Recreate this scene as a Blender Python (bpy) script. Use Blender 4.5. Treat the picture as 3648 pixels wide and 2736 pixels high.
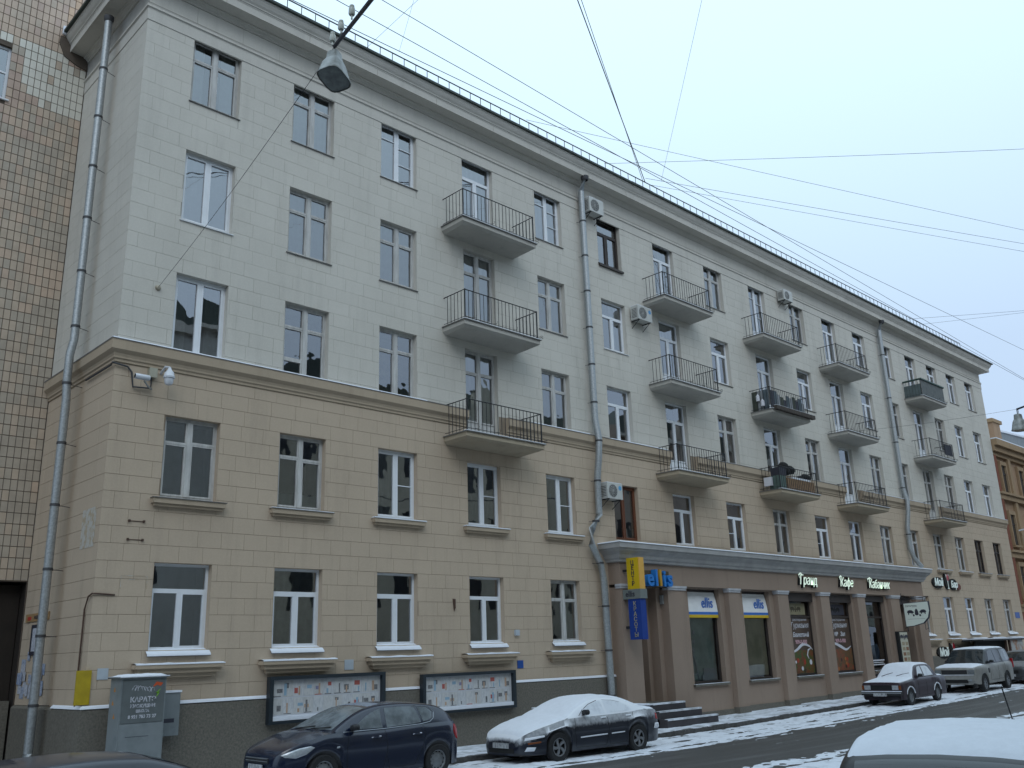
import bpy, bmesh, math, random
import numpy as np
from mathutils import Matrix, Vector, noise as mnoise
R = math.radians
random.seed(7)
for o in list(bpy.data.objects): bpy.data.objects.remove(o)
scene = bpy.context.scene
COL = scene.collection

# ------------------------------------------------------------------ camera
YAW, PITCH, ROLL = R(44.2415), R(16.4084), R(-1.9064)
CAM = Vector((0.0, -20.0, 2.42)); FPX = 3267.225; PW, PH = 3648, 2736
_f = Vector((math.sin(YAW)*math.cos(PITCH), math.cos(YAW)*math.cos(PITCH), math.sin(PITCH)))
_r = Vector((math.cos(YAW), -math.sin(YAW), 0)); _u = _r.cross(_f)
_R = _r*math.cos(ROLL)+_u*math.sin(ROLL); _U = -_r*math.sin(ROLL)+_u*math.cos(ROLL)
cd = bpy.data.cameras.new('camera'); cam = bpy.data.objects.new('camera', cd); COL.objects.link(cam)
cd.sensor_fit = 'HORIZONTAL'; cd.sensor_width = 36.0; cd.lens = 36.0*FPX/PW
cd.clip_start = 0.1; cd.clip_end = 2000
cam.matrix_world = Matrix(((_R.x, _U.x, -_f.x, CAM.x), (_R.y, _U.y, -_f.y, CAM.y), (_R.z, _U.z, -_f.z, CAM.z), (0, 0, 0, 1)))
scene.camera = cam
def at_y(p, y=0.0):                      # photo pixel -> point on the plane y = const
    d = _R*((p[0]-PW/2)/FPX)-_U*((p[1]-PH/2)/FPX)+_f
    return CAM+d*((y-CAM.y)/d.y)
def crop(ox, oy, k=920/2212): return lambda x, y: (ox+x*k, oy+y*k)

# ------------------------------------------------------------------ sky and light (overcast winter day)
world = bpy.data.worlds.new('World'); scene.world = world; world.use_nodes = True
wn, wl = world.node_tree.nodes, world.node_tree.links
wn.clear()
wo = wn.new('ShaderNodeOutputWorld'); bg = wn.new('ShaderNodeBackground'); bg.inputs[1].default_value = 0.10
sky = wn.new('ShaderNodeTexSky'); sky.sky_type = 'NISHITA'; sky.sun_disc = False
sky.sun_elevation = R(32); sky.sun_rotation = R(215); sky.dust_density = 6.0; sky.air_density = 1.2
geo = wn.new('ShaderNodeTexCoord'); sep = wn.new('ShaderNodeSeparateXYZ')
wl.new(geo.outputs['Generated'], sep.inputs[0])
ramp = wn.new('ShaderNodeValToRGB')      # cloud layer: brighter towards the zenith, bluer towards the horizon
ce = ramp.color_ramp.elements
ce[0].position = 0.0; ce[0].color = (0.29, 0.37, 0.49, 1)
ce[1].position = 1.0; ce[1].color = (0.62, 0.80, 0.95, 1)
e_ = ce.new(0.28); e_.color = (0.335, 0.43, 0.56, 1)
e_ = ce.new(0.55); e_.color = (0.455, 0.60, 0.72, 1)
wl.new(sep.outputs['Z'], ramp.inputs[0])
sc = wn.new('ShaderNodeVectorMath'); sc.operation = 'SCALE'; sc.inputs['Scale'].default_value = 18.3
wl.new(ramp.outputs[0], sc.inputs[0])
mx = wn.new('ShaderNodeMixRGB'); mx.inputs[0].default_value = 0.93
wl.new(sky.outputs[0], mx.inputs[1]); wl.new(sc.outputs[0], mx.inputs[2])
wl.new(mx.outputs[0], bg.inputs[0]); wl.new(bg.outputs[0], wo.inputs[0])
sd = bpy.data.lights.new('sun', 'SUN'); sd.energy = 0.5; sd.angle = R(30); sd.color = (0.95, 0.97, 1.0)
sun = bpy.data.objects.new('sun', sd); COL.objects.link(sun)
sun.location = (0, -30, 40)
sun.rotation_euler = Vector((0.45, 0.55, -0.60)).to_track_quat('-Z', 'Y').to_euler()
scene.view_settings.view_transform = 'Standard'; scene.view_settings.look = 'None'
scene.view_settings.exposure = 0.0; scene.view_settings.gamma = 1.0
scene.render.engine = 'CYCLES'
scene.cycles.max_bounces = 6; scene.cycles.transparent_max_bounces = 10

# ------------------------------------------------------------------ materials
MATS = {}
def pbr(name, col, rough=0.8, var=0.12, scale=3.0, bump=0.0, bscale=60.0, metal=0.0, spec=0.5, col2=None, stretch=None, dust=None, coat=0.0, detail=6.0, thr=(0.35, 0.7)):
    """principled material; noise moves the colour between col and col2 (or darker col); dust = snow settled on upward faces"""
    if name in MATS: return MATS[name]
    m = bpy.data.materials.new(name); m.use_nodes = True
    n, l = m.node_tree.nodes, m.node_tree.links
    b = n['Principled BSDF']
    b.inputs['Roughness'].default_value = rough; b.inputs['Metallic'].default_value = metal
    b.inputs['Specular IOR Level'].default_value = spec
    if coat: b.inputs['Coat Weight'].default_value = coat; b.inputs['Coat Roughness'].default_value = 0.08
    c1 = (*col, 1); c2 = (*(col2 if col2 else [max(0, c*(1-2*var)) for c in col]), 1)
    tc = n.new('ShaderNodeNewGeometry'); mp = n.new('ShaderNodeMapping'); l.new(tc.outputs['Position'], mp.inputs[0])
    if stretch: mp.inputs['Scale'].default_value = stretch
    out = None
    if var or col2:
        nz = n.new('ShaderNodeTexNoise'); nz.inputs['Scale'].default_value = scale; nz.inputs['Detail'].default_value = detail
        nz.inputs['Roughness'].default_value = 0.62
        l.new(mp.outputs[0], nz.inputs['Vector'])
        cr_ = n.new('ShaderNodeValToRGB'); cr_.color_ramp.elements[0].position = thr[0]; cr_.color_ramp.elements[1].position = thr[1]
        cr_.color_ramp.elements[0].color = c1; cr_.color_ramp.elements[1].color = c2
        l.new(nz.outputs['Fac'], cr_.inputs[0]); out = cr_.outputs[0]
    else:
        rgb = n.new('ShaderNodeRGB'); rgb.outputs[0].default_value = c1; out = rgb.outputs[0]
    if dust:
        sp = n.new('ShaderNodeSeparateXYZ'); l.new(tc.outputs['Normal'], sp.inputs[0])
        nz2 = n.new('ShaderNodeTexNoise'); nz2.inputs['Scale'].default_value = 14; nz2.inputs['Detail'].default_value = 8
        l.new(tc.outputs['Position'], nz2.inputs['Vector'])
        ad = n.new('ShaderNodeMath'); ad.operation = 'MULTIPLY_ADD'; ad.inputs[1].default_value = dust[3] if len(dust) > 3 else 0.35
        l.new(nz2.outputs['Fac'], ad.inputs[0]); l.new(sp.outputs['Z'], ad.inputs[2])
        mr = n.new('ShaderNodeMapRange'); mr.inputs[1].default_value = dust[0]; mr.inputs[2].default_value = dust[1]
        mr.inputs[4].default_value = dust[2]
        l.new(ad.outputs[0], mr.inputs[0])
        mxx = n.new('ShaderNodeMixRGB'); l.new(mr.outputs[0], mxx.inputs[0]); l.new(out, mxx.inputs[1]); mxx.inputs[2].default_value = (0.78, 0.80, 0.84, 1)
        out = mxx.outputs[0]
        mr2 = n.new('ShaderNodeMath'); mr2.operation = 'MULTIPLY_ADD'; mr2.inputs[1].default_value = 0.9-rough; mr2.inputs[2].default_value = rough
        l.new(mr.outputs[0], mr2.inputs[0]); l.new(mr2.outputs[0], b.inputs['Roughness'])
    l.new(out, b.inputs['Base Color'])
    if bump:
        nb = n.new('ShaderNodeTexNoise'); nb.inputs['Scale'].default_value = bscale; nb.inputs['Detail'].default_value = 4
        l.new(tc.outputs['Position'], nb.inputs['Vector'])
        bp = n.new('ShaderNodeBump'); bp.inputs['Strength'].default_value = bump; bp.inputs['Distance'].default_value = 0.02
        l.new(nb.outputs['Fac'], bp.inputs['Height']); l.new(bp.outputs[0], b.inputs['Normal'])
    MATS[name] = m
    return m
def glow(name, col, strength):
    if name in MATS: return MATS[name]
    m = bpy.data.materials.new(name); m.use_nodes = True; b = m.node_tree.nodes['Principled BSDF']
    b.inputs['Base Color'].default_value = (*col, 1); b.inputs['Emission Color'].default_value = (*col, 1); b.inputs['Emission Strength'].default_value = strength
    MATS[name] = m; return m
def glass(name, ior=1.9, tint=(0.84, 0.88, 0.88), rough=0.0, wobble=0.004, wscale=1.1):
    if name in MATS: return MATS[name]
    m = bpy.data.materials.new(name); m.use_nodes = True
    n, l = m.node_tree.nodes, m.node_tree.links; n.clear()
    o = n.new('ShaderNodeOutputMaterial'); mixs = n.new('ShaderNodeMixShader')
    tr = n.new('ShaderNodeBsdfTransparent'); tr.inputs[0].default_value = (*tint, 1)
    gl = n.new('ShaderNodeBsdfGlossy'); gl.inputs['Roughness'].default_value = rough; gl.inputs['Color'].default_value = (0.95, 0.97, 1, 1)
    fr = n.new('ShaderNodeFresnel'); fr.inputs[0].default_value = ior
    g = n.new('ShaderNodeNewGeometry'); nz = n.new('ShaderNodeTexNoise'); nz.inputs['Scale'].default_value = wscale
    l.new(g.outputs['Position'], nz.inputs['Vector'])
    bp = n.new('ShaderNodeBump'); bp.inputs['Strength'].default_value = 1.0; bp.inputs['Distance'].default_value = wobble
    l.new(nz.outputs['Fac'], bp.inputs['Height']); l.new(bp.outputs[0], gl.inputs['Normal'])
    l.new(fr.outputs[0], mixs.inputs[0]); l.new(tr.outputs[0], mixs.inputs[1]); l.new(gl.outputs[0], mixs.inputs[2]); l.new(mixs.outputs[0], o.inputs[0])
    MATS[name] = m; return m

# masonry with slow stains running down the wall
def masonry(name, col, dirt, sc1=0.5, var=1.0):
    m = bpy.data.materials.new(name); m.use_nodes = True
    n, l = m.node_tree.nodes, m.node_tree.links; b = n['Principled BSDF']
    b.inputs['Roughness'].default_value = 0.92; b.inputs['Specular IOR Level'].default_value = 0.2
    g = n.new('ShaderNodeNewGeometry')
    def nz(scale, vec, det=6):
        mp = n.new('ShaderNodeMapping'); mp.inputs['Scale'].default_value = vec; l.new(g.outputs['Position'], mp.inputs[0])
        t = n.new('ShaderNodeTexNoise'); t.inputs['Scale'].default_value = scale; t.inputs['Detail'].default_value = det; t.inputs['Roughness'].default_value = 0.65
        l.new(mp.outputs[0], t.inputs['Vector']); return t.outputs['Fac']
    def rng(x, a, b_, c, d):
        r_ = n.new('ShaderNodeMapRange'); r_.inputs[1].default_value = a; r_.inputs[2].default_value = b_; r_.inputs[3].default_value = c; r_.inputs[4].default_value = d
        l.new(x, r_.inputs[0]); return r_.outputs[0]
    def mixc(fac, a, bcol):
        x = n.new('ShaderNodeMixRGB'); l.new(fac, x.inputs[0])
        if isinstance(a, tuple): x.inputs[1].default_value = (*a, 1)
        else: l.new(a, x.inputs[1])
        x.inputs[2].default_value = (*bcol, 1); return x.outputs[0]
    c = mixc(rng(nz(sc1, (1, 1, 1)), 0.35, 0.75, 0, 0.55*var), tuple(col), tuple(dirt))
    c = mixc(rng(nz(2.2, (1, 1, 0.10)), 0.52, 0.8, 0, 0.5*var), c, tuple(d*0.8 for d in dirt))
    c = mixc(rng(nz(26, (1, 1, 1), 3), 0.45, 0.8, 0, 0.25), c, tuple(min(1, x*1.25) for x in col))
    oi = n.new('ShaderNodeObjectInfo')
    l.new(c, b.inputs['Base Color'])
    bp = n.new('ShaderNodeBump'); bp.inputs['Strength'].default_value = 0.35; bp.inputs['Distance'].default_value = 0.012
    l.new(nz(70, (1, 1, 1), 4), bp.inputs['Height']); l.new(bp.outputs[0], b.inputs['Normal'])
    MATS[name] = m; return m

M_UP = masonry('pale_stone', (0.575, 0.545, 0.487), (0.46, 0.437, 0.39))
M_UPB = masonry('pale_stone_b', (0.568, 0.538, 0.48), (0.452, 0.43, 0.384))
M_UPC = masonry('pale_stone_c', (0.582, 0.552, 0.494), (0.468, 0.445, 0.397))
M_LO = masonry('tan_render', (0.50, 0.402, 0.305), (0.405, 0.326, 0.248))
M_LOB = masonry('tan_render_b', (0.495, 0.398, 0.302), (0.40, 0.322, 0.245))
M_JOINT = pbr('dirty_joint', (0.27, 0.215, 0.16), 0.95, 0.1)
M_JOINTU = pbr('grey_joint', (0.42, 0.405, 0.37), 0.95, 0.1)
M_TRIM = masonry('ochre_trim', (0.43, 0.345, 0.255), (0.34, 0.275, 0.205))
M_CORN = masonry('cornice_stone', (0.57, 0.54, 0.485), (0.43, 0.41, 0.37))
M_SLAB = masonry('balcony_concrete', (0.47, 0.445, 0.40), (0.31, 0.295, 0.265))
M_SLABL = masonry('balcony_ochre', (0.43, 0.36, 0.265), (0.30, 0.25, 0.185))
M_PLINTH = pbr('granite_plinth', (0.185, 0.165, 0.135), 0.85, 0, 22, bump=0.5, bscale=60, col2=(0.085, 0.08, 0.066), thr=(0.3, 0.75), detail=9)
M_SHOP = masonry('shop_render', (0.31, 0.235, 0.185), (0.245, 0.185, 0.145))
M_SHOPC = pbr('shop_cornice_paint', (0.40, 0.39, 0.38), 0.7, 0.12, 2)
M_CAP = pbr('capital_paint', (0.50, 0.50, 0.52), 0.7, 0.1)
M_SNOW = pbr('snow', (0.74, 0.765, 0.82), 0.75, 0.03, 8, bump=0.35, bscale=30, spec=0.3)
M_SNOWL = pbr('lane_snow', (0.72, 0.745, 0.80), 0.75, 0, 1.8, bump=0.5, bscale=20, col2=(0.36, 0.37, 0.39), thr=(0.50, 0.78), detail=10)
M_SNOWD = pbr('trodden_snow', (0.74, 0.77, 0.83), 0.7, 0, 2.2, bump=0.8, bscale=14, col2=(0.26, 0.265, 0.275), thr=(0.42, 0.72), detail=10)
M_ASPH = pbr('wet_asphalt', (0.058, 0.056, 0.053), 0.5, 0, 1.4, bump=0.35, bscale=120, col2=(0.13, 0.128, 0.125), stretch=(0.10, 1.6, 1), thr=(0.48, 0.72), detail=9)
M_PAVE = pbr('pavement_asphalt', (0.10, 0.10, 0.10), 0.7, 0.2, 3, bump=0.4, bscale=80)
M_KERB = pbr('kerb_granite', (0.10, 0.095, 0.09), 0.8, 0.25, 9, bump=0.3)
M_ZINC = pbr('galvanised_pipe', (0.40, 0.42, 0.43), 0.42, 0, 22, metal=0.45, col2=(0.26, 0.28, 0.285), detail=4)
M_ZINCD = pbr('pipe_band', (0.06, 0.06, 0.065), 0.6, 0.1)
M_ROOF = pbr('roof_edge_green', (0.05, 0.065, 0.055), 0.6, 0.2)
M_IRON = pbr('black_iron', (0.018, 0.019, 0.022), 0.6, 0.1)
M_RUST = pbr('rusty_iron', (0.09, 0.05, 0.035), 0.8, 0.2)
M_PVC = pbr('white_pvc', (0.74, 0.76, 0.79), 0.45, 0.03)
M_WOOD = pbr('old_white_wood', (0.56, 0.55, 0.53), 0.75, 0.16, 9, stretch=(1, 1, 0.2))
M_BROWN = pbr('dark_brown_wood', (0.045, 0.033, 0.028), 0.6, 0.2)
M_RED = pbr('red_brown_wood', (0.16, 0.055, 0.025), 0.55, 0.15)
M_ROOM = pbr('room_wall', (0.26, 0.25, 0.22), 0.9, 0.2, 1)
M_SHEER = pbr('sheer_curtain', (0.80, 0.81, 0.80), 0.95, 0.06, 4)
M_CURT = pbr('drab_curtain', (0.42, 0.41, 0.34), 0.95, 0.15, 4)
M_CURTY = pbr('ochre_curtain', (0.30, 0.22, 0.09), 0.95, 0.2, 5)
M_METALS = pbr('sill_metal', (0.20, 0.19, 0.18), 0.6, 0.2)
M_GL = glass('window_glass', 3.3)
M_GLO = glass('old_window_glass', 2.9, tint=(0.84, 0.88, 0.86), wobble=0.009, wscale=1.3)
M_GLD = glass('shop_glass', 1.8, tint=(0.86, 0.90, 0.88))
M_BLACK = pbr('black_void', (0.012, 0.012, 0.012), 0.9, 0.1)

# ------------------------------------------------------------------ helpers
class MB:
    """collects polygons of one mesh"""
    def __init__(s): s.v = []; s.f = []; s.m = []
    def add(s, vs, fs, mi=0):
        o = len(s.v); s.v += [tuple(p) for p in vs]; s.f += [tuple(i+o for i in f) for f in fs]; s.m += [mi]*len(fs); return s
    def box(s, x0, x1, y0, y1, z0, z1, mi=0):
        return s.add([(x0, y0, z0), (x1, y0, z0), (x1, y1, z0), (x0, y1, z0), (x0, y0, z1), (x1, y0, z1), (x1, y1, z1), (x0, y1, z1)],
                     [(0, 3, 2, 1), (4, 5, 6, 7), (0, 1, 5, 4), (1, 2, 6, 5), (2, 3, 7, 6), (3, 0, 4, 7)], mi)
    def quad(s, a, b, c, d, mi=0): return s.add([a, b, c, d], [(0, 1, 2, 3)], mi)
    def tube(s, pts, r, n=8, mi=0, cap=True):
        pts = [Vector(p) for p in pts]; rings = []
        for i, p in enumerate(pts):
            t = (pts[min(i+1, len(pts)-1)]-pts[max(i-1, 0)]).normalized()
            a = t.orthogonal().normalized() if abs(t.z) > 0.95 else t.cross(Vector((0, 0, 1))).normalized()
            b = t.cross(a).normalized(); rr = r[i] if isinstance(r, (list, tuple)) else r
            if i and len(rings):
                pass
            rings.append([p+(a*math.cos(2*math.pi*k/n)+b*math.sin(2*math.pi*k/n))*rr for k in range(n)])
        vs = [q for rg in rings for q in rg]; fs = []
        for i in range(len(pts)-1):
            for k in range(n): fs.append((i*n+k, i*n+(k+1) % n, (i+1)*n+(k+1) % n, (i+1)*n+k))
        if cap: fs.append(tuple(range(n-1, -1, -1))); fs.append(tuple((len(pts)-1)*n+k for k in range(n)))
        return s.add(vs, fs, mi)
    def lathe(s, prof, axis='z', c=(0, 0, 0), n=24, mi=0):
        vs = []; fs = []
        for (r_, h) in prof:
            for k in range(n):
                a = 2*math.pi*k/n; ca, sa = r_*math.cos(a), r_*math.sin(a)
                vs.append({'z': (c[0]+ca, c[1]+sa, c[2]+h), 'y': (c[0]+ca, c[1]+h, c[2]+sa), 'x': (c[0]+h, c[1]+ca, c[2]+sa)}[axis])
        for i in range(len(prof)-1):
            for k in range(n): fs.append((i*n+k, i*n+(k+1) % n, (i+1)*n+(k+1) % n, (i+1)*n+k))
        return s.add(vs, fs, mi)
    def sweep(s, path, prof, mi=0, mis=None):
        """prof: (out, z) points; path: corners (x, y) with outward mitre direction (ox, oy)"""
        n = len(prof); vs = []
        for (x, y, ox, oy) in path:
            for (o_, z) in prof: vs.append((x+ox*o_, y+oy*o_, z))
        for i in range(len(path)-1):
            for k in range(n-1):
                s.add([vs[i*n+k], vs[i*n+k+1], vs[(i+1)*n+k+1], vs[(i+1)*n+k]], [(0, 1, 2, 3)], mis[k] if mis else mi)
        for i in (0, len(path)-1): s.add(vs[i*n:(i+1)*n], [tuple(range(n))], mi)
        return s
    def poly(s, pts2, y0, y1, mi=0):     # polygon in x,z extruded along y
        n = len(pts2); vs = [(x, y0, z) for x, z in pts2]+[(x, y1, z) for x, z in pts2]
        return s.add(vs, [tuple(range(n)), tuple(range(2*n-1, n-1, -1))]+[(i, (i+1) % n, n+(i+1) % n, n+i) for i in range(n)], mi)

WORLDROOT = {}
def thing(name, label, cat, loc=(0, 0, 0), group=None, kind=None, world=True):
    o = bpy.data.objects.new(name, None); COL.objects.link(o); o.location = loc; o.empty_display_size = 0.2
    o['label'] = label; o['category'] = cat
    if group: o['group'] = group
    if kind: o['kind'] = kind
    if world: WORLDROOT[o.name] = Matrix.Translation(-Vector(loc))
    return o
def link(name, me, mats, parent=None, smooth=None):
    o = bpy.data.objects.new(name, me); COL.objects.link(o)
    if mats is not None and not me.materials:
        for m in (mats if isinstance(mats, (list, tuple)) else [mats]): me.materials.append(m)
    if parent is not None:
        o.parent = parent
        if parent.name in WORLDROOT: o.matrix_parent_inverse = WORLDROOT[parent.name]
    return o
def mesh(name, mb, smooth=None, fix=True):
    me = bpy.data.meshes.new(name); me.from_pydata(mb.v, [], mb.f)
    if any(mb.m): me.polygons.foreach_set('material_index', mb.m)
    if fix:
        bm = bmesh.new(); bm.from_mesh(me); bmesh.ops.recalc_face_normals(bm, faces=bm.faces); bm.to_mesh(me); bm.free()
    if smooth:
        me.polygons.foreach_set('use_smooth', [True]*len(me.polygons)); me.set_sharp_from_angle(angle=R(smooth))
    me.update(); return me
def obj(name, mb, mats, parent=None, smooth=None, fix=True): return link(name, mesh(name, mb, smooth, fix), mats, parent)
def solo(name, mb, mats, label, cat, group=None, kind=None, smooth=None):
    """a thing that is one mesh: origin moved to the middle of its base"""
    a = np.array(mb.v); c = ((a[:, 0].min()+a[:, 0].max())/2, (a[:, 1].min()+a[:, 1].max())/2, a[:, 2].min())
    mb.v = [(p[0]-c[0], p[1]-c[1], p[2]-c[2]) for p in mb.v]
    o = obj(name, mb, mats, None, smooth); o.location = c
    if kind == 'structure': o['kind'] = kind
    else:
        o['label'] = label; o['category'] = cat
        if group: o['group'] = group
        if kind: o['kind'] = kind
    return o
def text(name, s, size, mats, parent, loc, face='y', extrude=0.01, shear=0.0, bold=0.0, align='CENTER', sx=1.0, space=1.0):
    cu = bpy.data.curves.new(name, 'FONT'); cu.body = s; cu.size = size; cu.extrude = extrude; cu.shear = shear; cu.offset = bold
    cu.align_x = align; cu.align_y = 'CENTER'; cu.space_character = space; cu.resolution_u = 3
    t = bpy.data.objects.new(name, cu); COL.objects.link(t)
    me = bpy.data.meshes.new_from_object(t.evaluated_get(bpy.context.evaluated_depsgraph_get()))
    bpy.data.objects.remove(t); bpy.data.curves.remove(cu)
    rot = {'y': Matrix.Rotation(R(90), 4, 'X'), 'x': Matrix.Rotation(R(-90), 4, 'Z') @ Matrix.Rotation(R(90), 4, 'X')}[face]
    me.transform(Matrix.Translation(loc) @ rot @ Matrix.Diagonal((sx, 1, 1, 1)))
    me.materials.clear()
    return link(name, me, mats, parent)
def lerp(a, b, t): return a+(b-a)*t
def curve(pts):                          # monotone cubic through points
    x = np.array([p[0] for p in pts], float); y = np.array([p[1] for p in pts], float)
    h = np.diff(x); d = np.diff(y)/h; m = np.zeros(len(x)); m[0] = d[0]; m[-1] = d[-1]
    for i in range(1, len(x)-1): m[i] = 0 if d[i-1]*d[i] <= 0 else 2*d[i-1]*d[i]/(d[i-1]+d[i])
    def f(q):
        q = min(max(q, x[0]), x[-1]); i = min(max(int(np.searchsorted(x, q)-1), 0), len(h)-1)
        t = (q-x[i])/h[i]; t2, t3 = t*t, t*t*t
        return float((2*t3-3*t2+1)*y[i]+(t3-2*t2+t)*h[i]*m[i]+(-2*t3+3*t2)*y[i+1]+(t3-t2)*h[i]*m[i+1])
    return f
def fbm(x, y, z=0.0, o=4): return mnoise.fractal(Vector((x, y, z)), 1.0, 2.0, o)

# ================================================================== GROUND
_h = curve([(-60, .15), (4, .12), (8, .10), (12, .05), (17, -.03), (22, -.06), (26, -.05), (31, .02), (36, .09), (45, .22), (62, .40), (120, .8)])
hr = lambda x: _h(x)                     # road level
hp = lambda x: _h(x)+0.12                # pavement level
def strip(x0, x1, y0, y1, fz, dx=1.0, dy=1.0):
    mb = MB(); nx = int((x1-x0)/dx)+1; ny = max(1, int(round((y1-y0)/dy)))
    vs = [(x0+(x1-x0)*i/nx, y0+(y1-y0)*j/ny) for i in range(nx+1) for j in range(ny+1)]
    vs = [(x, y, fz(x, y)) for x, y in vs]
    mb.add(vs, [(i*(ny+1)+j, (i+1)*(ny+1)+j, (i+1)*(ny+1)+j+1, i*(ny+1)+j+1) for i in range(nx) for j in range(ny)])
    return mb
g_ = MB(); g_.quad((-700, -700, -0.6), (900, -700, -0.6), (900, 900, -0.6), (-700, 900, -0.6))
solo('ground', g_, M_PAVE, '', '', kind='structure')
solo('road', strip(-60, 120, -18.0, -2.2, lambda x, y: hr(x), 2, 4), M_ASPH, '', '', kind='structure', smooth=40)
pav = solo('pavement', strip(-60, 120, -2.2, 6.0, lambda x, y: hp(x)-0.004, 2, 4), M_PAVE, '', '', kind='structure', smooth=40)
solo('near_pavement', strip(-60, 120, -23.4, -18.0, lambda x, y: hp(x), 2, 3), M_PAVE, '', '', kind='structure', smooth=40)
kerb = bpy.data.objects.new('kerb', None); COL.objects.link(kerb); kerb['kind'] = 'structure'
kb = MB(); kb.box(-.496, .496, -.075, .075, -.16, .13); kme = None
for i in range(70):
    x = -6+i
    if kme is None: kme = mesh('kerb_stone', kb)
    o = link('kerb_stone', kme, M_KERB, kerb); o.location = (x, -2.2+random.uniform(-.008, .008), hr(x)+random.uniform(-.008, .006)); o.rotation_euler = (0, math.atan2(hr(x)-hr(x+1), 1), random.uniform(-.004, .004))
kn = MB(); kn.box(-60, 120, -18.08, -17.92, -.3, 1.0)
kn.v = [(x, y, hr(x)+(0.125 if z > 0 else -.2)) for x, y, z in kn.v]
# snow: thin uneven layers whose bare spots sink under the road and the pavement
def env(y, pts):
    for (a, va), (b, vb) in zip(pts, pts[1:]):
        if a <= y <= b: return va+(vb-va)*(y-a)/(b-a)
    return pts[0][1] if y < pts[0][0] else pts[-1][1]
def snow_park(x, y):
    e = env(y, [(-5.6, -.034), (-5.0, -.010), (-4.7, .010), (-4.2, .020), (-3.2, .018), (-2.5, .014), (-2.34, .006), (-2.28, -.02), (-2.2, -.03)])
    n = 0.022*fbm(x*.7, y*2.2, 1)+.020*fbm(x*2.6, y*6, 4)+.011*fbm(x*9, y*13, 2)
    for yt, a in ((-2.75, .012), (-3.55, .016), (-4.35, .022), (-4.85, .03)): n -= a*math.exp(-((y-yt+.12*math.sin(x*.35+yt))/.10)**2)
    return hr(x)+max(-.03, e+n)
solo('parking_lane_snow', strip(4, 70, -5.8, -2.285, snow_park, .12, .07), M_SNOWL, 'thin rutted snow lying along the kerb under the parked cars', 'snow', kind='stuff', smooth=60)
def snow_pav(x, y):
    e = env(y, [(-2.27, .012), (-1.9, .016), (-1.3, .004), (-.8, .003), (-.3, .012), (0, .014), (5, .012)])
    return hp(x)+max(-.02, e+.012*fbm(x*1.1, y*2.5, 9)+.009*fbm(x*5, y*6, 3))
solo('pavement_snow', strip(4.5, 66, -2.28, -.02, snow_pav, .14, .07), M_SNOWD, 'grey trodden snow covering the pavement along the shop front', 'snow', kind='stuff', smooth=60)
def snow_near(x, y):
    e = env(y, [(-12.5, .03), (-10, .03), (-9.0, .02), (-8.3, .0), (-7.8, -.03)])
    n = .02*fbm(x*.8, y*2.0, 21)+.016*fbm(x*3.1, y*4.4, 14)+.010*fbm(x*9, y*9, 7)
    for yt, a in ((-8.75, .03), (-9.6, .02)): n -= a*math.exp(-((y-yt+.1*math.sin(x*.4))/.12)**2)
    return hr(x)+max(-.03, e+n)
solo('near_lane_snow', strip(6, 60, -12.5, -7.7, snow_near, .14, .08), M_SNOWL, 'lumpy snow ridge along the near side of the wet road', 'snow', kind='stuff', smooth=60)
def slush(x, y):
    return hr(x)+max(-.01, -.006+.010*fbm(x*.22, (y+6.35)*1.5, 31)+.006*fbm(x*2, y*7, 5)-.02*abs(y+6.35+.1*math.sin(x*.2)))
solo('slush_ridge', strip(8, 66, -7.0, -5.7, slush, .2, .06), M_SNOWD, 'thin grey slush line between the wheel tracks of the road', 'slush', kind='stuff', smooth=60)

# ================================================================== MAIN BUILDING
XC, XE = 7.2, 62.0                       # corner and far end of the street front
RET = 4.3                                # depth of the side return, up to the tiled house
COLS = [8.42, 11.34, 14.33, 17.52, 20.84, 24.13, 27.50, 30.97, 34.41, 37.90, 41.02, 44.23, 47.38, 50.48, 53.38, 56.22, 59.08]
WD = 1.33
ROWS = {5: (16.16, 18.07), 4: (12.84, 14.75), 3: (9.47, 11.43), 2: (6.03, 7.91), 1: (2.72, 4.59)}
BALC = {4, 7, 9, 11, 14}
ZB0, ZB1 = 8.93, 9.47                    # belt course
house = thing('apartment_house', 'long five-storey corner house, pale stone above tan render, with iron balconies', 'building', (34, 2, 0))
SHOP = (23.6, 46.9)
opens = []                               # window openings x0,x1,z0,z1
for c, x in enumerate(COLS, 1):
    for r in range(5, 0, -1):
        if r == 1 and 6 <= c <= 12: continue
        z0, z1 = ROWS[r]
        if r >= 3 and c in BALC: z0 = z0-0.94
        opens.append((x, x+WD, z0, z1, c, r))
holes = [(a, b, c, d) for a, b, c, d, _, _ in opens]+[(24.0, 46.4, -0.5, 5.2)]
# plain wall sheet with openings (the joints show it between the blocks)
xs = sorted({XC, XE}|{h[0] for h in holes}|{h[1] for h in holes}); zs = sorted({-0.5, 19.0, ZB1}|{h[2] for h in holes}|{h[3] for h in holes})
wall = MB()
for i in range(len(xs)-1):
    for j in range(len(zs)-1):
        cx, cz = (xs[i]+xs[i+1])/2, (zs[j]+zs[j+1])/2
        if any(h[0] < cx < h[1] and h[2] < cz < h[3] for h in holes): continue
        wall.quad((xs[i], 0, zs[j]), (xs[i+1], 0, zs[j]), (xs[i+1], 0, zs[j+1]), (xs[i], 0, zs[j+1]), 1 if cz > ZB1 else 0)
for z0, z1, mi in ((-.5, ZB1, 0), (ZB1, 19.0, 1)):
    wall.quad((XC, 0, z0), (XC, RET, z0), (XC, RET, z1), (XC, 0, z1), mi)
    wall.quad((XE, 0, z0), (XE, 12, z0), (XE, 12, z1), (XE, 0, z1), mi)
wall.quad((XC, RET, -.5), (XC, 12, -.5), (XC, 12, 19), (XC, RET, 19), 0); wall.quad((XC, 12, -.5), (XE, 12, -.5), (XE, 12, 19), (XC, 12, 19), 0)
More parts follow.
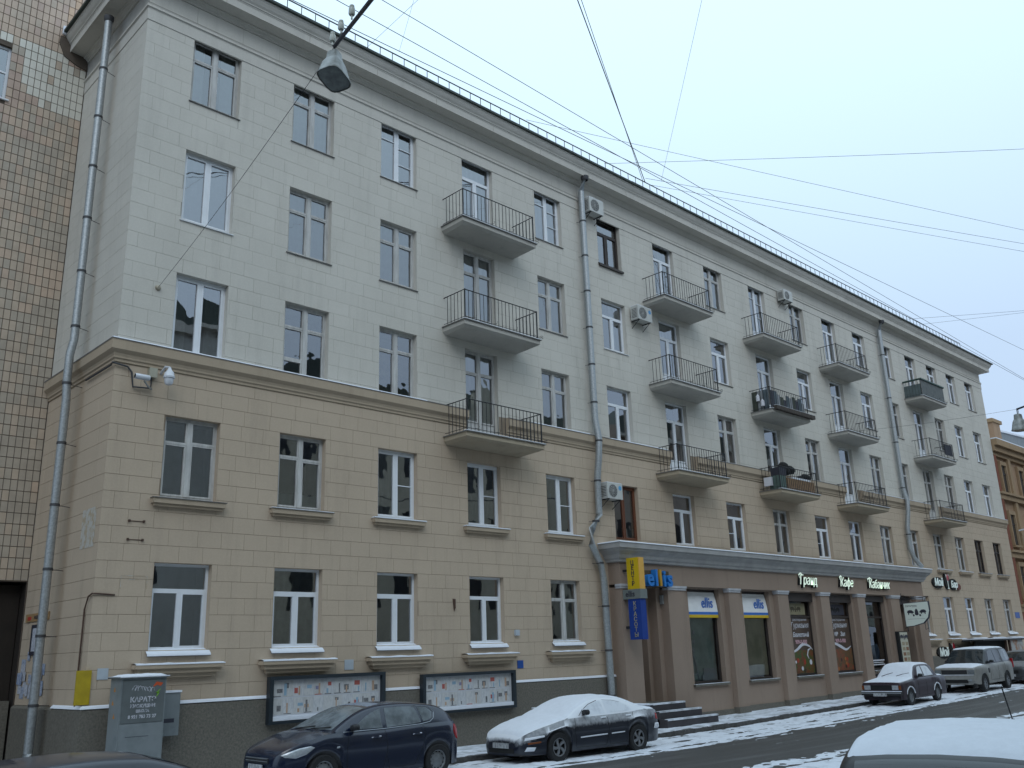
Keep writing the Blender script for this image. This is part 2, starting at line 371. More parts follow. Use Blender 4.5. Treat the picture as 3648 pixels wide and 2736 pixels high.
obj('wall', wall, [M_JOINT, M_JOINTU], house, fix=False)
# dressed blocks
blocks = []                              # (x0,x1,z0,z1,side,mat)
CH = 3.32/9
def course_rows(zlo, zhi, anchor):
    k0 = math.floor((zlo-anchor)/CH); z = anchor+k0*CH; out = []
    while z < zhi-.01:
        a, b = max(z, zlo), min(z+CH, zhi)
        if b-a > .08: out.append((a, b, round((z-anchor)/CH)))
        z += CH
    return out
def lay(xa, xb, rows, side, mats, bw):
    for (a, b, k) in rows:
        x = xa; cuts = []
        x = xa-bw*(0.5 if k % 2 else 0.0)-random.uniform(0, .12)
        edges = [xa]
        while x < xb:
            x += bw*random.uniform(.88, 1.14)
            if xa+.15 < x < xb-.15: edges.append(x)
        edges.append(xb)
        for e0, e1 in zip(edges, edges[1:]):
            segs = [(e0, e1)]
            if side == 'f':
                for h in hl:
                    if h[2] < b-.03 and h[3] > a+.03:
                        # block partly covered by opening in height -> keep strip outside
                        new = []
                        for s0, s1 in segs:
                            if h[1] <= s0 or h[0] >= s1: new.append((s0, s1)); continue
                            if h[0]-s0 > .03: new.append((s0, h[0]))
                            if s1-h[1] > .03: new.append((h[1], s1))
                            if h[2]-a > .03 and min(s1, h[1])-max(s0, h[0]) > .03: blocks.append((max(s0, h[0]), min(s1, h[1]), a, h[2], side, random.choice(mats)))
                            if b-h[3] > .03 and min(s1, h[1])-max(s0, h[0]) > .03: blocks.append((max(s0, h[0]), min(s1, h[1]), h[3], b, side, random.choice(mats)))
                        segs = new
            for s0, s1 in segs: blocks.append((s0, s1, a, b, side, random.choice(mats)))
hl = holes+[(SHOP[0], SHOP[1], -1, 5.5)]
lay(XC, XE, course_rows(1.66, ZB0, 4.59), 'f', (2, 2, 3), .62)
lay(XC, XE, course_rows(ZB1, 17.95, 18.07), 'f', (0, 0, 1, 4), .66)
lay(XC, XE, [(18.46, 18.93, 0)], 'f', (0, 1), 1.2)
lay(0, RET, course_rows(1.66, ZB0, 4.59), 'r', (2, 3), 1.4)
lay(0, RET, course_rows(ZB1, 17.95, 18.07), 'r', (0, 1, 4), 1.4)
BM = [M_UP, M_UPB, M_LO, M_LOB, M_UPC]
def block_mb(mb, bl, mi):
    x0, x1, z0, z1, side, _ = bl; up = z0 > ZB1; gz = random.choice((.0006, .0010, .0014, .0026)) if up else .0024; gx = random.choice((.0004, .0006, .0010, .0022)) if up else .0009; t = random.uniform(.0098, .0108)
    x0 += gx; x1 -= gx; z0 += gz; z1 -= gz; c = .0015 if up else .0022
    if side == 'f':
        if x0 < XC+.02: x0 = XC-.0125
        vs = [(x0, 0, z0), (x1, 0, z0), (x1, 0, z1), (x0, 0, z1), (x0+c, -t, z0+c), (x1-c, -t, z0+c), (x1-c, -t, z1-c), (x0+c, -t, z1-c)]
    else:
        vs = [(XC, x1, z0), (XC, x0, z0), (XC, x0, z1), (XC, x1, z1), (XC-t, x1-c, z0+c), (XC-t, x0, z0+c), (XC-t, x0, z1-c), (XC-t, x1-c, z1-c)]
    mb.add(vs, [(4, 5, 6, 7), (0, 1, 5, 4), (1, 2, 6, 5), (2, 3, 7, 6), (3, 0, 4, 7)], mi)
def bdist(b):
    x, y = ((b[0]+b[1])/2, 0) if b[4] == 'f' else (XC, (b[0]+b[1])/2)
    ca = 20/math.dist((x, y, (b[2]+b[3])/2), CAM)
    return -(b[1]-b[0])*(b[3]-b[2])*ca**3*(1 if b[4] == 'f' else .5)
blocks.sort(key=bdist)
for b in blocks[:300]:
    m_ = MB(); block_mb(m_, b, 0); obj('block', m_, BM[b[5]], house, fix=False)
rest = MB()
for b in blocks[300:]: block_mb(rest, b, b[5])
ro = obj('blocks', rest, BM, house, fix=False); ro['kind'] = 'stuff'
# plinth
pl = MB(); prof = [(0, 1.66), (.06, 1.63), (.085, 1.60), (.085, -.4)]
pl.sweep([(SHOP[0], 0, 0, -1), (XC, 0, -1, -1), (XC, RET-.02, -1, 0)], prof)
obj('plinth', pl, M_PLINTH, house); pl = MB(); pl.sweep([(XE, 0, 0, -1), (SHOP[1], 0, 0, -1)], prof); obj('plinth', pl, M_PLINTH, house)
sn = MB(); sn.sweep([(SHOP[0], -.01, 0, -1), (XC, -.01, -1, -1), (XC-.01, 1.6, -1, 0)], [(0, 1.66), (.03, 1.70), (.07, 1.675), (.09, 1.635), (.06, 1.63)])
obj('plinth_snow', sn, M_SNOW, house, smooth=50)
# belt course, broken at the balcony doors
bp = [(0, ZB1-.002), (.17, ZB1-.03), (.175, ZB1-.05), (.17, ZB1-.06), (.165, ZB1-.26), (.13, ZB1-.30), (.09, ZB1-.34), (.07, ZB1-.40), (.07, ZB1-.44), (.04, ZB1-.47), (.04, ZB1-.52), (0, ZB1-.54)]
stops = [XE+.0]+[v for c in sorted(BALC, reverse=True) for v in (COLS[c-1]+WD+.28, COLS[c-1]-.02)]
segs = []
prev = XE
for c in sorted(BALC, reverse=True): segs.append((prev, COLS[c-1]+WD+.30)); prev = COLS[c-1]-.02
for a, b in segs:
    s_ = MB(); s_.sweep([(a, 0, 0, -1), (b, 0, 0, -1)], bp); obj('belt_course', s_, M_TRIM, house, smooth=30)
    s_ = MB(); s_.sweep([(a-.02, 0, 0, -1), (b+.02, 0, 0, -1)], [(.0, ZB1+.012), (.15, ZB1-.008), (.185, ZB1-.02), (.18, ZB1-.045)]); obj('belt_flashing', s_, M_METALS if a < 50 else M_SNOW, house)
s_ = MB(); s_.sweep([(prev, 0, 0, -1), (XC, 0, -1, -1), (XC, RET-.03, -1, 0)], bp); obj('belt_course', s_, M_TRIM, house, smooth=30)
s_ = MB(); s_.sweep([(prev, 0, 0, -1), (XC, 0, -1, -1), (XC, RET-.03, -1, 0)], [(.0, ZB1+.012), (.15, ZB1-.008), (.185, ZB1-.02), (.18, ZB1-.045)]); obj('belt_flashing', s_, M_METALS, house)
for a, b in ((XC-.16, 15.9), (20.2, 22.9), (24, 27.2)):
    s_ = MB(); s_.sweep([(b, 0, 0, -1), (a, 0, 0, -1)], [(.05, ZB1+.018), (.12, ZB1+.024), (.18, ZB1+.002), (.19, ZB1-.022), (.17, ZB1-.03)]); obj('belt_snow', s_, M_SNOW, house, smooth=60)
# main cornice with frieze, green roof edge, roof
cp = [(0, 17.93), (.03, 17.95), (.03, 18.27), (.045, 18.29), (.07, 18.30), (.07, 18.34), (.045, 18.37), (.055, 18.40), (.03, 18.42), (.0, 18.44)]
cp2 = [(.0, 18.94), (.03, 18.94), (.035, 18.99), (.07, 19.01), (.09, 19.04), (.15, 19.06), (.155, 19.09), (.50, 19.11), (.50, 19.085), (.52, 19.085), (.52, 19.29), (.535, 19.31), (.535, 19.33), (.56, 19.34), (.565, 19.37), (.61, 19.42), (.65, 19.49), (.66, 19.53), (.68, 19.55), (.68, 19.60)]
path = [(XE, 12, 1, 0), (XE, 0, 1, -1), (XC, 0, -1, -1), (XC, RET-.02, -1, 0)]
s_ = MB(); s_.sweep(path, cp); obj('frieze_band', s_, M_CORN, house, smooth=25)
s_ = MB(); s_.sweep(path, cp2); obj('cornice', s_, M_CORN, house, smooth=25)
for k in range(23):                      # open joints across the cornice
    x = 9.1+k*2.35+random.uniform(-.2, .2); cj = MB(); cj.box(x-.004, x+.004, -.5225, -.51, 19.09, 19.28)
    obj('cornice_joint', cj, M_JOINT, house)
s_ = MB(); s_.sweep(path, [(.60, 19.60), (.76, 19.595), (.765, 19.66), (.5, 19.74), (-2.5, 20.7), (-3.2, 20.6)]); obj('roof', s_, M_ROOF, house)
s_ = MB(); s_.sweep(path, [(.70, 19.685), (.66, 19.73), (.40, 19.82), (-2.4, 20.74), (-2.5, 20.70)]); obj('roof_snow', s_, M_SNOW, house)
rr_ = MB(); rr_.tube([(9.0, -.38, 20.26), (58.5, -.38, 20.26)], .020, 6); rr_.tube([(9.0, -.38, 19.98), (58.5, -.38, 19.98)], .006, 5)
rail = obj('roof_railing', rr_, M_IRON, house)
pm = MB(); pm.tube([(0, 0, 0), (0, 0, .52)], .013, 5); pme = mesh('post', pm)
for k in range(110):
    o = link('post', pme, M_IRON, rail); o.location = (9.0+k*.454, -.38, 19.75)
ch = MB(); ch.box(26.0, 27.3, -.9, -.1, 0, .28); ch.v = [(x, y+.5, z+19.72) for x, y, z in ch.v]
solo('roof_box', ch, M_RUST, 'low rusty brown box on the roof edge behind the railing', 'box')
s_ = MB(); s_.box(60.2, 60.75, .3, .9, 20.0, 20.45); s_.box(60.1, 60.85, .2, 1.0, 20.45, 20.52); obj('roof_hatch', s_, M_METALS, house)

# ------------------------------------------------------------------ windows
KIND = {5: 'W W G DT G TB DT W DG W DT T T DT T T T'.split(),
        4: 'P W W DW W T DT T DT T DT T W DT W T T'.split(),
        3: 'P W W DW W T DT W DT W DT W W DW W T T'.split(),
        2: 'W W H H H PR T TH W TH T W W W W WB WB'.split(),
        1: 'T T T T W - - - - - - - W TH T W W'.split()}
CURT = {(5, 1): 's', (5, 2): 'f', (5, 3): 'l', (5, 4): 'f', (5, 5): 'f', (4, 1): 'f', (4, 2): 'f', (4, 3): 'f', (4, 4): 'f', (4, 5): 'f', (3, 1): 's', (3, 2): 'n', (3, 3): 'y', (3, 4): 'f', (3, 5): 'f',
        (2, 1): 'n', (2, 2): 'b', (2, 3): 'l', (2, 4): 'd', (2, 5): 'n', (1, 1): 'n', (1, 2): 'd', (1, 3): 'n', (1, 4): 'n', (1, 5): 'r', (2, 6): 'h', (2, 8): 'y', (2, 9): 'd', (3, 8): 'y', (3, 9): 'y'}
rnd = random.Random(3)
def rail_box(mb, x0, x1, z0, z1, y, d=.05): mb.box(x0, x1, y, y+d, z0, z1)
def window(c, r, x0, x1, z0, z1, kind):
    door = kind[0] == 'D'; k = kind[1:] if door else kind
    fm = M_WOOD if k[0] == 'W' else M_PVC
    if k in ('TB',): fm = M_BROWN
    if k == 'WB': fm = M_BROWN
    if k == 'PR': fm = M_RED
    gm = M_GLO if k[0] == 'W' else M_GL
    y = .145; f = MB(); fw = .065 if k[0] == 'W' else .06; panes = []
    pz = z0+(.62 if door else 0)
    rail_box(f, x0, x0+fw, z0, z1, y, .07); rail_box(f, x1-fw, x1, z0, z1, y, .07)
    rail_box(f, x0+fw, x1-fw, z1-fw, z1, y, .07); rail_box(f, x0+fw, x1-fw, z0, z0+fw+.01, y, .07)
    xm = (x0+x1)/2+rnd.uniform(-.02, .02); h = z1-pz
    def leaf(a, b, c_, d, s=.04):        # a glazed sash
        yy = y-.012
        rail_box(f, a, a+s, c_, d, yy, .05); rail_box(f, b-s, b, c_, d, yy, .05); rail_box(f, a+s, b-s, c_, c_+s, yy, .05); rail_box(f, a+s, b-s, d-s, d, yy, .05)
        panes.append((a+s, b-s, c_+s, d-s))
    zt = z1-fw
    if k[0] == 'T':
        tz = z1-h*.31; rail_box(f, x0+fw, x1-fw, tz-.03, tz+.035, y-.008, .07)
        panes.append((x0+fw, x1-fw, tz+.035, zt)); top = tz-.03
    else: top = zt
    mw = .055 if k[0] == 'W' else .05
    if k == 'W' or k == 'WB':
        rail_box(f, xm-mw, xm+mw, z0+fw, z1-fw, y-.03, .085)
        for a, b in ((x0+fw, xm-mw), (xm+mw, x1-fw)):
            tz = z1-(z1-pz)*rnd.choice((.30, .31, .32))
            leaf(a, b, tz+.012, zt, .028); rail_box(f, a, b, tz-.016, tz+.012, y-.02, .05)
            leaf(a, b, pz+(fw if not door else .03), tz-.016, .04)
        if r == 3 and c == 2:
            rail_box(f, x0+fw+.04, xm-mw, z0+.40, z0+.50, y-.015, .05)
    else:
        rail_box(f, xm-mw*.6, xm+mw*.6, z0+fw, top, y-.004, .07)
        leaf(x0+fw, xm-mw*.6, pz+(fw if not door else .03), top, .05 if rnd.random() < .6 else .03)
        leaf(xm+mw*.6, x1-fw, pz+(fw if not door else .03), top, .05)
        if k in ('G', 'H', 'TH') or kind == 'DG':
            a, b = (panes[-1] if k != 'TH' else panes[-2])[:2]; c0, d0 = (panes[-1] if k != 'TH' else panes[-2])[2:]
            for q in ((.35, .68) if k == 'G' else (.5,)): rail_box(f, a, b, lerp(c0, d0, q)-.012, lerp(c0, d0, q)+.012, y-.006, .03)
            if k == 'G':
                a, b, c0, d0 = panes[-2]; rail_box(f, a, b, lerp(c0, d0, .76)-.012, lerp(c0, d0, .76)+.012, y-.006, .03)
        if k == 'PR': rail_box(f, x0+fw, x0+fw+.04, z0+fw, top, y-.03, .04)
    if door:
        rail_box(f, x0+fw, xm-mw*.6, z0+fw, pz+.03, y+.01, .04); rail_box(f, xm+mw*.6, x1-fw, z0+fw, pz+.03, y+.01, .04)
        for a, b in ((x0+fw, xm-mw*.6), (xm+mw*.6, x1-fw)):
            rail_box(f, a+.06, b-.06, z0+.12, pz-.04, y-.002, .02)
    w = obj('balcony_door' if door else 'window', f, fm, house)
    rv = MB(); ra, rb = -.012, .30       # plastered sides of the opening
    rv.quad((x0, ra, z0), (x0, rb, z0), (x0, rb, z1), (x0, ra, z1)); rv.quad((x1, ra, z0), (x1, ra, z1), (x1, rb, z1), (x1, rb, z0))
    rv.quad((x0, ra, z1), (x0, rb, z1), (x1, rb, z1), (x1, ra, z1)); rv.quad((x0, ra, z0), (x1, ra, z0), (x1, rb, z0), (x0, rb, z0))
    rme = mesh('reveal', rv, fix=False); rbm = bmesh.new(); rbm.from_mesh(rme); bmesh.ops.remove_doubles(rbm, verts=rbm.verts, dist=1e-5); rbm.to_mesh(rme); rbm.free()
    link('reveal', rme, M_UP if r >= 3 else M_LO, w)
    for (a, b, c_, d) in panes:
        p = MB(); tl = rnd.uniform(-.006, .006); p.add([(a-.004, y+.03+tl, c_-.004), (b+.004, y+.03-tl, c_-.004), (b+.004, y+.03-tl, d+.004), (a-.004, y+.03+tl, d+.004)], [(0, 1, 2, 3)])
        obj('pane', p, gm, w, fix=False)
    rm = MB(); yb = 1.5
    X0, X1, Z0, Z1 = x0-.35, x1+.35, z0-.3, z1+.15
    a, b, c_, d = (x0, .235, z0), (x1, .235, z0), (x1, .235, z1), (x0, .235, z1)
    A, B, C, D = (X0, yb, Z0), (X1, yb, Z0), (X1, yb, Z1), (X0, yb, Z1)
    for q in ((A, B, C, D), (a, b, B, A), (d, c_, C, D), (a, d, D, A), (b, c_, C, B)): rm.quad(*q)
    obj('room', rm, M_ROOM, w, fix=False)
    cu = CURT.get((r, c)) or rnd.choice('ffsnlfdnr' if r > 2 else 'nnsdlr')
    def drape(xa, xb, za, zb, m, amp=.018, yy=.27):
        n = max(6, int((xb-xa)/.045)); cm = MB(); vs = []
        ph = rnd.uniform(0, 6)
        for i in range(n+1):
            xx = lerp(xa, xb, i/n); o_ = amp*math.sin(ph+i*1.35)+amp*.5*math.sin(i*.5+ph); vs += [(xx, yy+o_, za), (xx, yy+o_*.7, zb)]
        cm.add(vs, [(2*i, 2*i+2, 2*i+3, 2*i+1) for i in range(n)]); obj('curtain', cm, m, w, smooth=60, fix=False)
    m = rnd.choice((M_SHEER, M_SHEER, M_SHEER, M_CURT))
    if cu == 'f': drape(x0+.02, x1-.02, z0+.05, z1-.05, M_SHEER, .012)
    elif cu == 's': drape(x0+.02, x0+.42, z0+.03, z1-.04, m); drape(x1-.45, x1-.02, z0+.03, z1-.04, m)
    elif cu == 'l': drape(x0+.02, xm-.02, z0+.03, z1-.04, m)
    elif cu == 'r': drape(xm+.02, x1-.02, z0+.03, z1-.04, m)
    elif cu == 'd': drape(x0+.02, x1-.02, z0+.03, z1-.04, M_CURT)
    elif cu == 'y': drape(x0+.02, x1-.02, z0+.03, z0+(z1-z0)*.72, M_CURTY, .02)
    elif cu == 'b': drape(x0+.02, x1-.02, z0+.03, z0+.42, M_SHEER, .015)
    elif cu == 'h': drape(xm+.02, x1-.02, z0+.03, z0+.45, M_SHEER, .008)
    # sills
    if r >= 4 and not door:
        s = MB(); s.add([(x0-.04, -.05, z0-.028), (x1+.04, -.05, z0-.028), (x1+.04, .16, z0+.02), (x0-.04, .16, z0+.02), (x0-.04, -.05, z0-.045), (x1+.04, -.05, z0-.045), (x1+.04, .16, z0-.02), (x0-.04, .16, z0-.02)], [(0, 1, 2, 3), (4, 7, 6, 5), (0, 4, 5, 1), (1, 5, 6, 2), (3, 2, 6, 7), (0, 3, 7, 4)])
        obj('sill', s, M_PVC if k[0] in 'P' or (r, c) in ((4, 6),) else (M_BROWN if k == 'TB' else M_METALS), w)
        if k == 'TB': s = MB(); s.box(x0-.02, x1+.02, -.09, -.02, z0-.13, z0-.05); obj('flower_box', s, M_BROWN, w)
    if r == 3 and not door:
        s = MB(); s.box(x0, x1, -.01, .15, z0+.005, z0+.03); obj('sill', s, M_PVC if fm is M_PVC else M_WOOD, w)
    if r == 2 and (c <= 5 or c >= 14):
        s = MB(); s.box(x0-.19, x1+.19, -.16, -.012, z0-.155, z0-.045); s.box(x0-.15, x1+.15, -.11, -.012, z0-.215, z0-.155)
        obj('ledge', s, M_TRIM, w)
        s = MB(); s.box(x0-.21, x1+.21, -.185, .0, z0-.045, z0-.03); s.add([(x0, -.1, z0-.03), (x1, -.1, z0-.03), (x1, .15, z0+.015), (x0, .15, z0+.015)], [(0, 1, 2, 3)])
        obj('sill', s, M_METALS if c < 3 or c > 15 else M_PVC, w)
        if c != 1:
            s = MB(); s.box(x0-.20, x1+.20, -.17, -.06, z0-.028, z0-.014); obj('sill_snow', s, M_SNOW, w)
    if r == 1:
        s = MB(); s.add([(x0-.05, -.10, z0-.075), (x1+.05, -.10, z0-.075), (x1, .15, z0+.01), (x0, .15, z0+.01), (x0-.05, -.10, z0-.115), (x1+.05, -.10, z0-.115)], [(0, 1, 2, 3), (0, 4, 5, 1)]); obj('sill', s, M_METALS, w)
        s = MB(); n = 12; vs = []
        for i in range(n+1):
            xx = lerp(x0-.05, x1+.05, i/n); t = .012*fbm(xx*3, c, 2)
            vs += [(xx, -.112, z0-.10), (xx, -.112+t, z0-.07+t), (xx, -.03, z0+.0+t), (min(max(xx, x0), x1), .135, z0+.06)]
        s.add(vs, [(4*i+j, 4*i+4+j, 4*i+5+j, 4*i+1+j) for i in range(n) for j in range(3)]); obj('sill_snow', s, M_SNOW, w, smooth=60)
        zl = z0-.27
        s = MB(); X0, X1 = x0-.33, x1+.33
        for i, (o_, a, b) in enumerate(((.26, zl-.085, zl), (.21, zl-.125, zl-.085), (.20, zl-.185, zl-.125), (.14, zl-.225, zl-.185), (.13, zl-.27, zl-.225), (.08, zl-.30, zl-.27))):
            s.box(X0+(.26-o_)*1.2, X1-(.26-o_)*1.2, -o_, -.012, a, b)
        lg = obj('window_ledge', s, M_TRIM, house)
        s = MB(); n = 16; vs = []
        for i in range(n+1):
            xx = lerp(X0, X1, i/n); t = .014*fbm(xx*3.1, c*2.2, 4)
            vs += [(xx, -.272, zl-.008), (xx, -.268, zl+.012+t), (xx, -.15, zl+.03+t), (xx, -.012, zl+.03+t)]
        s.add(vs, [(4*i+j, 4*i+4+j, 4*i+5+j, 4*i+1+j) for i in range(n) for j in range(3)]); obj('ledge_snow', s, M_SNOW, lg, smooth=60)
for (x0, x1, z0, z1, c, r) in opens: window(c, r, x0, x1, z0, z1, KIND[r][c-1])

# ------------------------------------------------------------------ balconies
bal_me = {}
nb = 0
for c in sorted(BALC):
    for r in (5, 4, 3):
        xa = COLS[c-1]-.88; xb = COLS[c-1]+2.26; zt = ROWS[r][0]-.96; D = 1.02; xa2, xb2 = xa+.06, xb-.06
        s = MB(); low = r == 3
        s.add([(xa, -D, zt), (xb, -D, zt), (xb, 0, zt), (xa, 0, zt), (xa, -D, zt-.13), (xb, -D, zt-.13), (xb, 0, zt-.13), (xa, 0, zt-.13), (xa+.10, -D+.12, zt-.19), (xb-.10, -D+.12, zt-.19), (xb-.10, 0, zt-.22), (xa+.10, 0, zt-.22)],
              [(0, 1, 2, 3), (0, 4, 5, 1), (1, 5, 6, 2), (3, 7, 4, 0), (4, 8, 9, 5), (5, 9, 10, 6), (7, 11, 8, 4), (8, 11, 10, 9)])
        b = obj('balcony', s, M_SLABL if low else M_SLAB, house)
        s = MB(); s.box(xa-.04, xb+.04, -D-.05, -.012, zt, zt+.022); obj('drip_edge', s, M_METALS, b)
        s = MB(); s.box(xa-.03, xb+.03, -D-.045, -D+.10, zt+.022, zt+.04); obj('snow_edge', s, M_SNOW, b)
        H = .97
        s = MB(); y = -D+.05
        s.tube([(xa2, -.01, zt+H), (xa2, y, zt+H), (xb2, y, zt+H), (xb2, -.01, zt+H)], .016, 6)
        obj('handrail', s, M_IRON, b)
        s = MB(); s.tube([(xa2, -.01, zt+.12), (xa2, y, zt+.12), (xb2, y, zt+.12), (xb2, -.01, zt+.12)], .009, 5); obj('bottom_rail', s, M_IRON, b)
        for xx in (xa2, xb2):
            s = MB(); s.box(xx-.016, xx+.016, y-.016, y+.016, zt+.02, zt+H+.02); obj('corner_post', s, M_IRON, b)
        pos = [(lerp(xa2, xb2, i/20), y) for i in range(1, 20)]+[(xx, lerp(y, -.02, i/6)) for xx in (xa2, xb2) for i in range(1, 6)]
        if nb < 10:
            if 'b' not in bal_me: q = MB(); q.box(-.0065, .0065, -.0065, .0065, .02, H-.01); bal_me['b'] = mesh('baluster', q)
            for (px, py) in pos:
                o = link('baluster', bal_me['b'], M_IRON, b); o.location = (px, py, zt)
        else:
            q = MB()
            for (px, py) in pos: q.box(px-.0065, px+.0065, py-.0065, py+.0065, zt+.02, zt+H-.01)
            obj('balustrade', q, M_IRON, b)
        for i in range(4):               # flower-box hooks and hoop along the foot
            px = lerp(xa2+.3, xb2-.2, i/3); q = MB(); q.tube([(px, y, zt+.14), (px+.02, y-.12, zt+.10), (px+.03, y-.16, zt+.16), (px+.05, y-.10, zt+.2)], .006, 4); obj('planter_hook', q, M_IRON, b)
        for dz in (.05, .11):
            q = MB(); q.tube([(xb2, y, zt+dz), (xb2+.05, y-.16, zt+dz+.02), (xb2+.16, y-.10, zt+dz+.03), (xb2+.12, y+.1, zt+dz+.03)], .006, 4); obj('planter_hoop', q, M_IRON, b)
        nb += 1
# ------------------------------------------------------------------ drainpipes
def drainpipe(pts, r, bands, wallpt, label):
    q = MB(); q.tube(pts, r, 14); p = obj('drainpipe', q, M_ZINC, house, smooth=50); p['label'] = label
    P = [Vector(t) for t in pts]
    for z in bands:
        for a, b in zip(P, P[1:]):
            if b.z <= z <= a.z:
                t = (a.z-z)/(a.z-b.z); c = a.lerp(b, t); break
        else: continue
        q = MB(); q.lathe([(r+.001, -.03), (r+.012, -.028), (r+.012, .028), (r+.001, .03)], 'z', c, 14, 0); q.tube([c, wallpt(c)], .008, 5)
        obj('pipe_band', q, M_ZINCD, p, smooth=40)
    q = MB(); q.lathe([(r+.002, -.16), (r+.03, -.1), (r+.035, .0)], 'z', P[0], 14); obj('pipe_funnel', q, M_ZINCD, p, smooth=50)
yr = 1.85
drainpipe([(6.86, yr, 18.92), (6.86, yr, 9.9), (6.80, yr, 9.5), (6.80, yr, 8.9), (6.83, yr, 8.4), (6.84, yr, .75), (6.70, yr-.1, .45), (6.52, yr-.2, .33)], .095, [17.3+.02-1.42*k for k in range(12)], lambda c: (XC+.02, c.y+.1, c.z-.02), 'galvanised drainpipe on the side return beside the tiled house')
drainpipe([(23.10, -.45, 19.12), (23.12, -.22, 18.6), (23.18, -.20, 10), (23.20, -.30, 9.3), (23.14, -.30, 8.7), (23.12, -.20, 8.0), (23.10, -.2, 6.75), (22.68, -.22, 6.25), (22.62, -.22, 5.75), (22.98, -.25, 5.1), (23.10, -.24, 4.6), (23.16, -.24, .5), (23.2, -.32, .25)], .112, [17.4-1.36*k for k in range(13)], lambda c: (c.x-.12, -.005, c.z), 'galvanised drainpipe that bends round the shop cornice')
drainpipe([(47.1, -.45, 19.1), (47.12, -.22, 18.6), (47.18, -.20, 10), (47.18, -.32, 9.3), (47.12, -.3, 8.8), (47.0, -.2, 8), (46.92, -.2, 6.9), (47.0, -.3, 6.4), (47.3, -.5, 5.95)], .112, [17.2-2.4*k for k in range(6)], lambda c: (c.x-.12, -.005, c.z), 'galvanised drainpipe that ends on the snowy shop cornice')

# ================================================================== SHOP FRONT (ground floor extension of the house)
YF, YI, YG = -.50, -.30, -.06            # frieze/pilaster face, infill face, glass
SX0, SX1 = SHOP
def part(name, m, parent, *boxes, smooth=None):
    q = MB()
    for b in boxes: q.box(*b)
    return obj(name, q, m, parent, smooth)
PIL = [(23.6, 24.5), (26.1, 27.08), (29.78, 30.5), (33.22, 33.98), (36.6, 37.34), (39.88, 40.6), (43.2, 44.1), (45.95, 46.9)]
BAY = [(24.5, 26.1, 'door'), (27.5, 29.45, 'ellis'), (30.98, 32.88, 'ellis'), (34.35, 36.3, 'cafe'), (37.62, 39.68, 'cafe'), (41.0, 42.92, 'plain'), (44.45, 45.7, 'door2')]
WZ0, WZ1 = 1.24, 4.46
part('shop_frieze', M_SHOP, house, (SX0, SX1, YF, .0, 4.50, 5.26))
scp = [(0, 5.20), (.10, 5.22), (.12, 5.30), (.16, 5.32), (.18, 5.36), (.20, 5.44), (.30, 5.52), (.36, 5.56), (.37, 5.62), (.43, 5.63), (.44, 5.77), (.46, 5.79), (0, 5.84)]
q = MB(); q.sweep([(SX1, 0, 1, 0), (SX1, YF, 1, -1), (SX0, YF, -1, -1), (SX0, 0, -1, 0)], scp); obj('shop_cornice', q, M_SHOPC, house, smooth=25)
q = MB(); q.sweep([(SX1, 0, 1, 0), (SX1, YF, 1, -1), (SX0, YF, -1, -1), (SX0, 0, -1, 0)], [(0, 5.90), (.38, 5.845), (.46, 5.825), (.475, 5.80), (.455, 5.79)]); obj('cornice_snow', q, M_SNOW, house, smooth=60)
for i, (a, b) in enumerate(PIL):
    p = part('pilaster', M_SHOP, house, (a, b, YF, -.004, -.4, 4.40))
    part('capital', M_CAP, p, (a-.03, b+.03, YF-.035, YI, 4.36, 4.43), (a-.05, b+.05, YF-.06, YI, 4.43, 4.50))
# infill walls round the windows, stepped back
inf = []
edges = [(PIL[i][1], PIL[i+1][0]) for i in range(len(PIL)-1)]
for (a, b), (wa, wb, kd) in zip(edges, BAY):
    if kd.startswith('door'):
        if wa-a > .02: inf.append((a, wa, YI, .9, -.4, 4.50))
        if b-wb > .02: inf.append((wb, b, YI, .9, -.4, 4.50))
        continue
    if wa-a > .02: inf.append((a, wa, YI, .25, -.4, 4.50))
    if b-wb > .02: inf.append((wb, b, YI, .25, -.4, 4.50))
    inf.append((wa, wb, YI+.001, .25, -.4, WZ0-.05)); inf.append((wa, wb, YI+.001, .25, WZ1, 4.50))
for b_ in inf: part('infill_wall', M_SHOP, house, b_)
for a, b in PIL: part('shop_base', M_PLINTH, house, (a-.01, b+.01, YF-.03, -.01, -.4, hp((a+b)/2)+.22))
for a, b in edges[1:6]: part('shop_base', M_PLINTH, house, (a+.012, b-.012, YI-.03, -.01, -.4, hp((a+b)/2)+.20))
shop_room = MB()
x0, x1, y0, y1, z0, z1 = 24.0, 46.4, .25, 3.5, .5, 4.6
for qd in (((x0, y1, z0), (x1, y1, z0), (x1, y1, z1), (x0, y1, z1)), ((x0, y0, z0), (x1, y0, z0), (x1, y1, z0), (x0, y1, z0)), ((x0, y0, z1), (x1, y0, z1), (x1, y1, z1), (x0, y1, z1)), ((x0, y0, z0), (x0, y1, z0), (x0, y1, z1), (x0, y0, z1)), ((x1, y0, z0), (x1, y1, z0), (x1, y1, z1), (x1, y0, z1))): shop_room.quad(*qd)
obj('shop_interior', shop_room, M_ROOM, house, fix=False)
M_AWN = pbr('awning_white', (0.80, 0.80, 0.80), .7, .05); M_ABLUE = pbr('awning_blue', (0.04, 0.16, 0.52), .6, .06); M_AYEL = pbr('awning_yellow', (0.66, 0.44, 0.02), .6, .06)
M_LBLUE = pbr('letter_blue', (0.02, 0.19, 0.55), .4, .05); M_LORA = pbr('letter_orange', (0.50, 0.27, 0.02), .5, .05)
M_PRINT = pbr('window_print_brown', (0.10, 0.065, 0.045), .5, 0, 1.5, col2=(0.05, 0.035, 0.03))
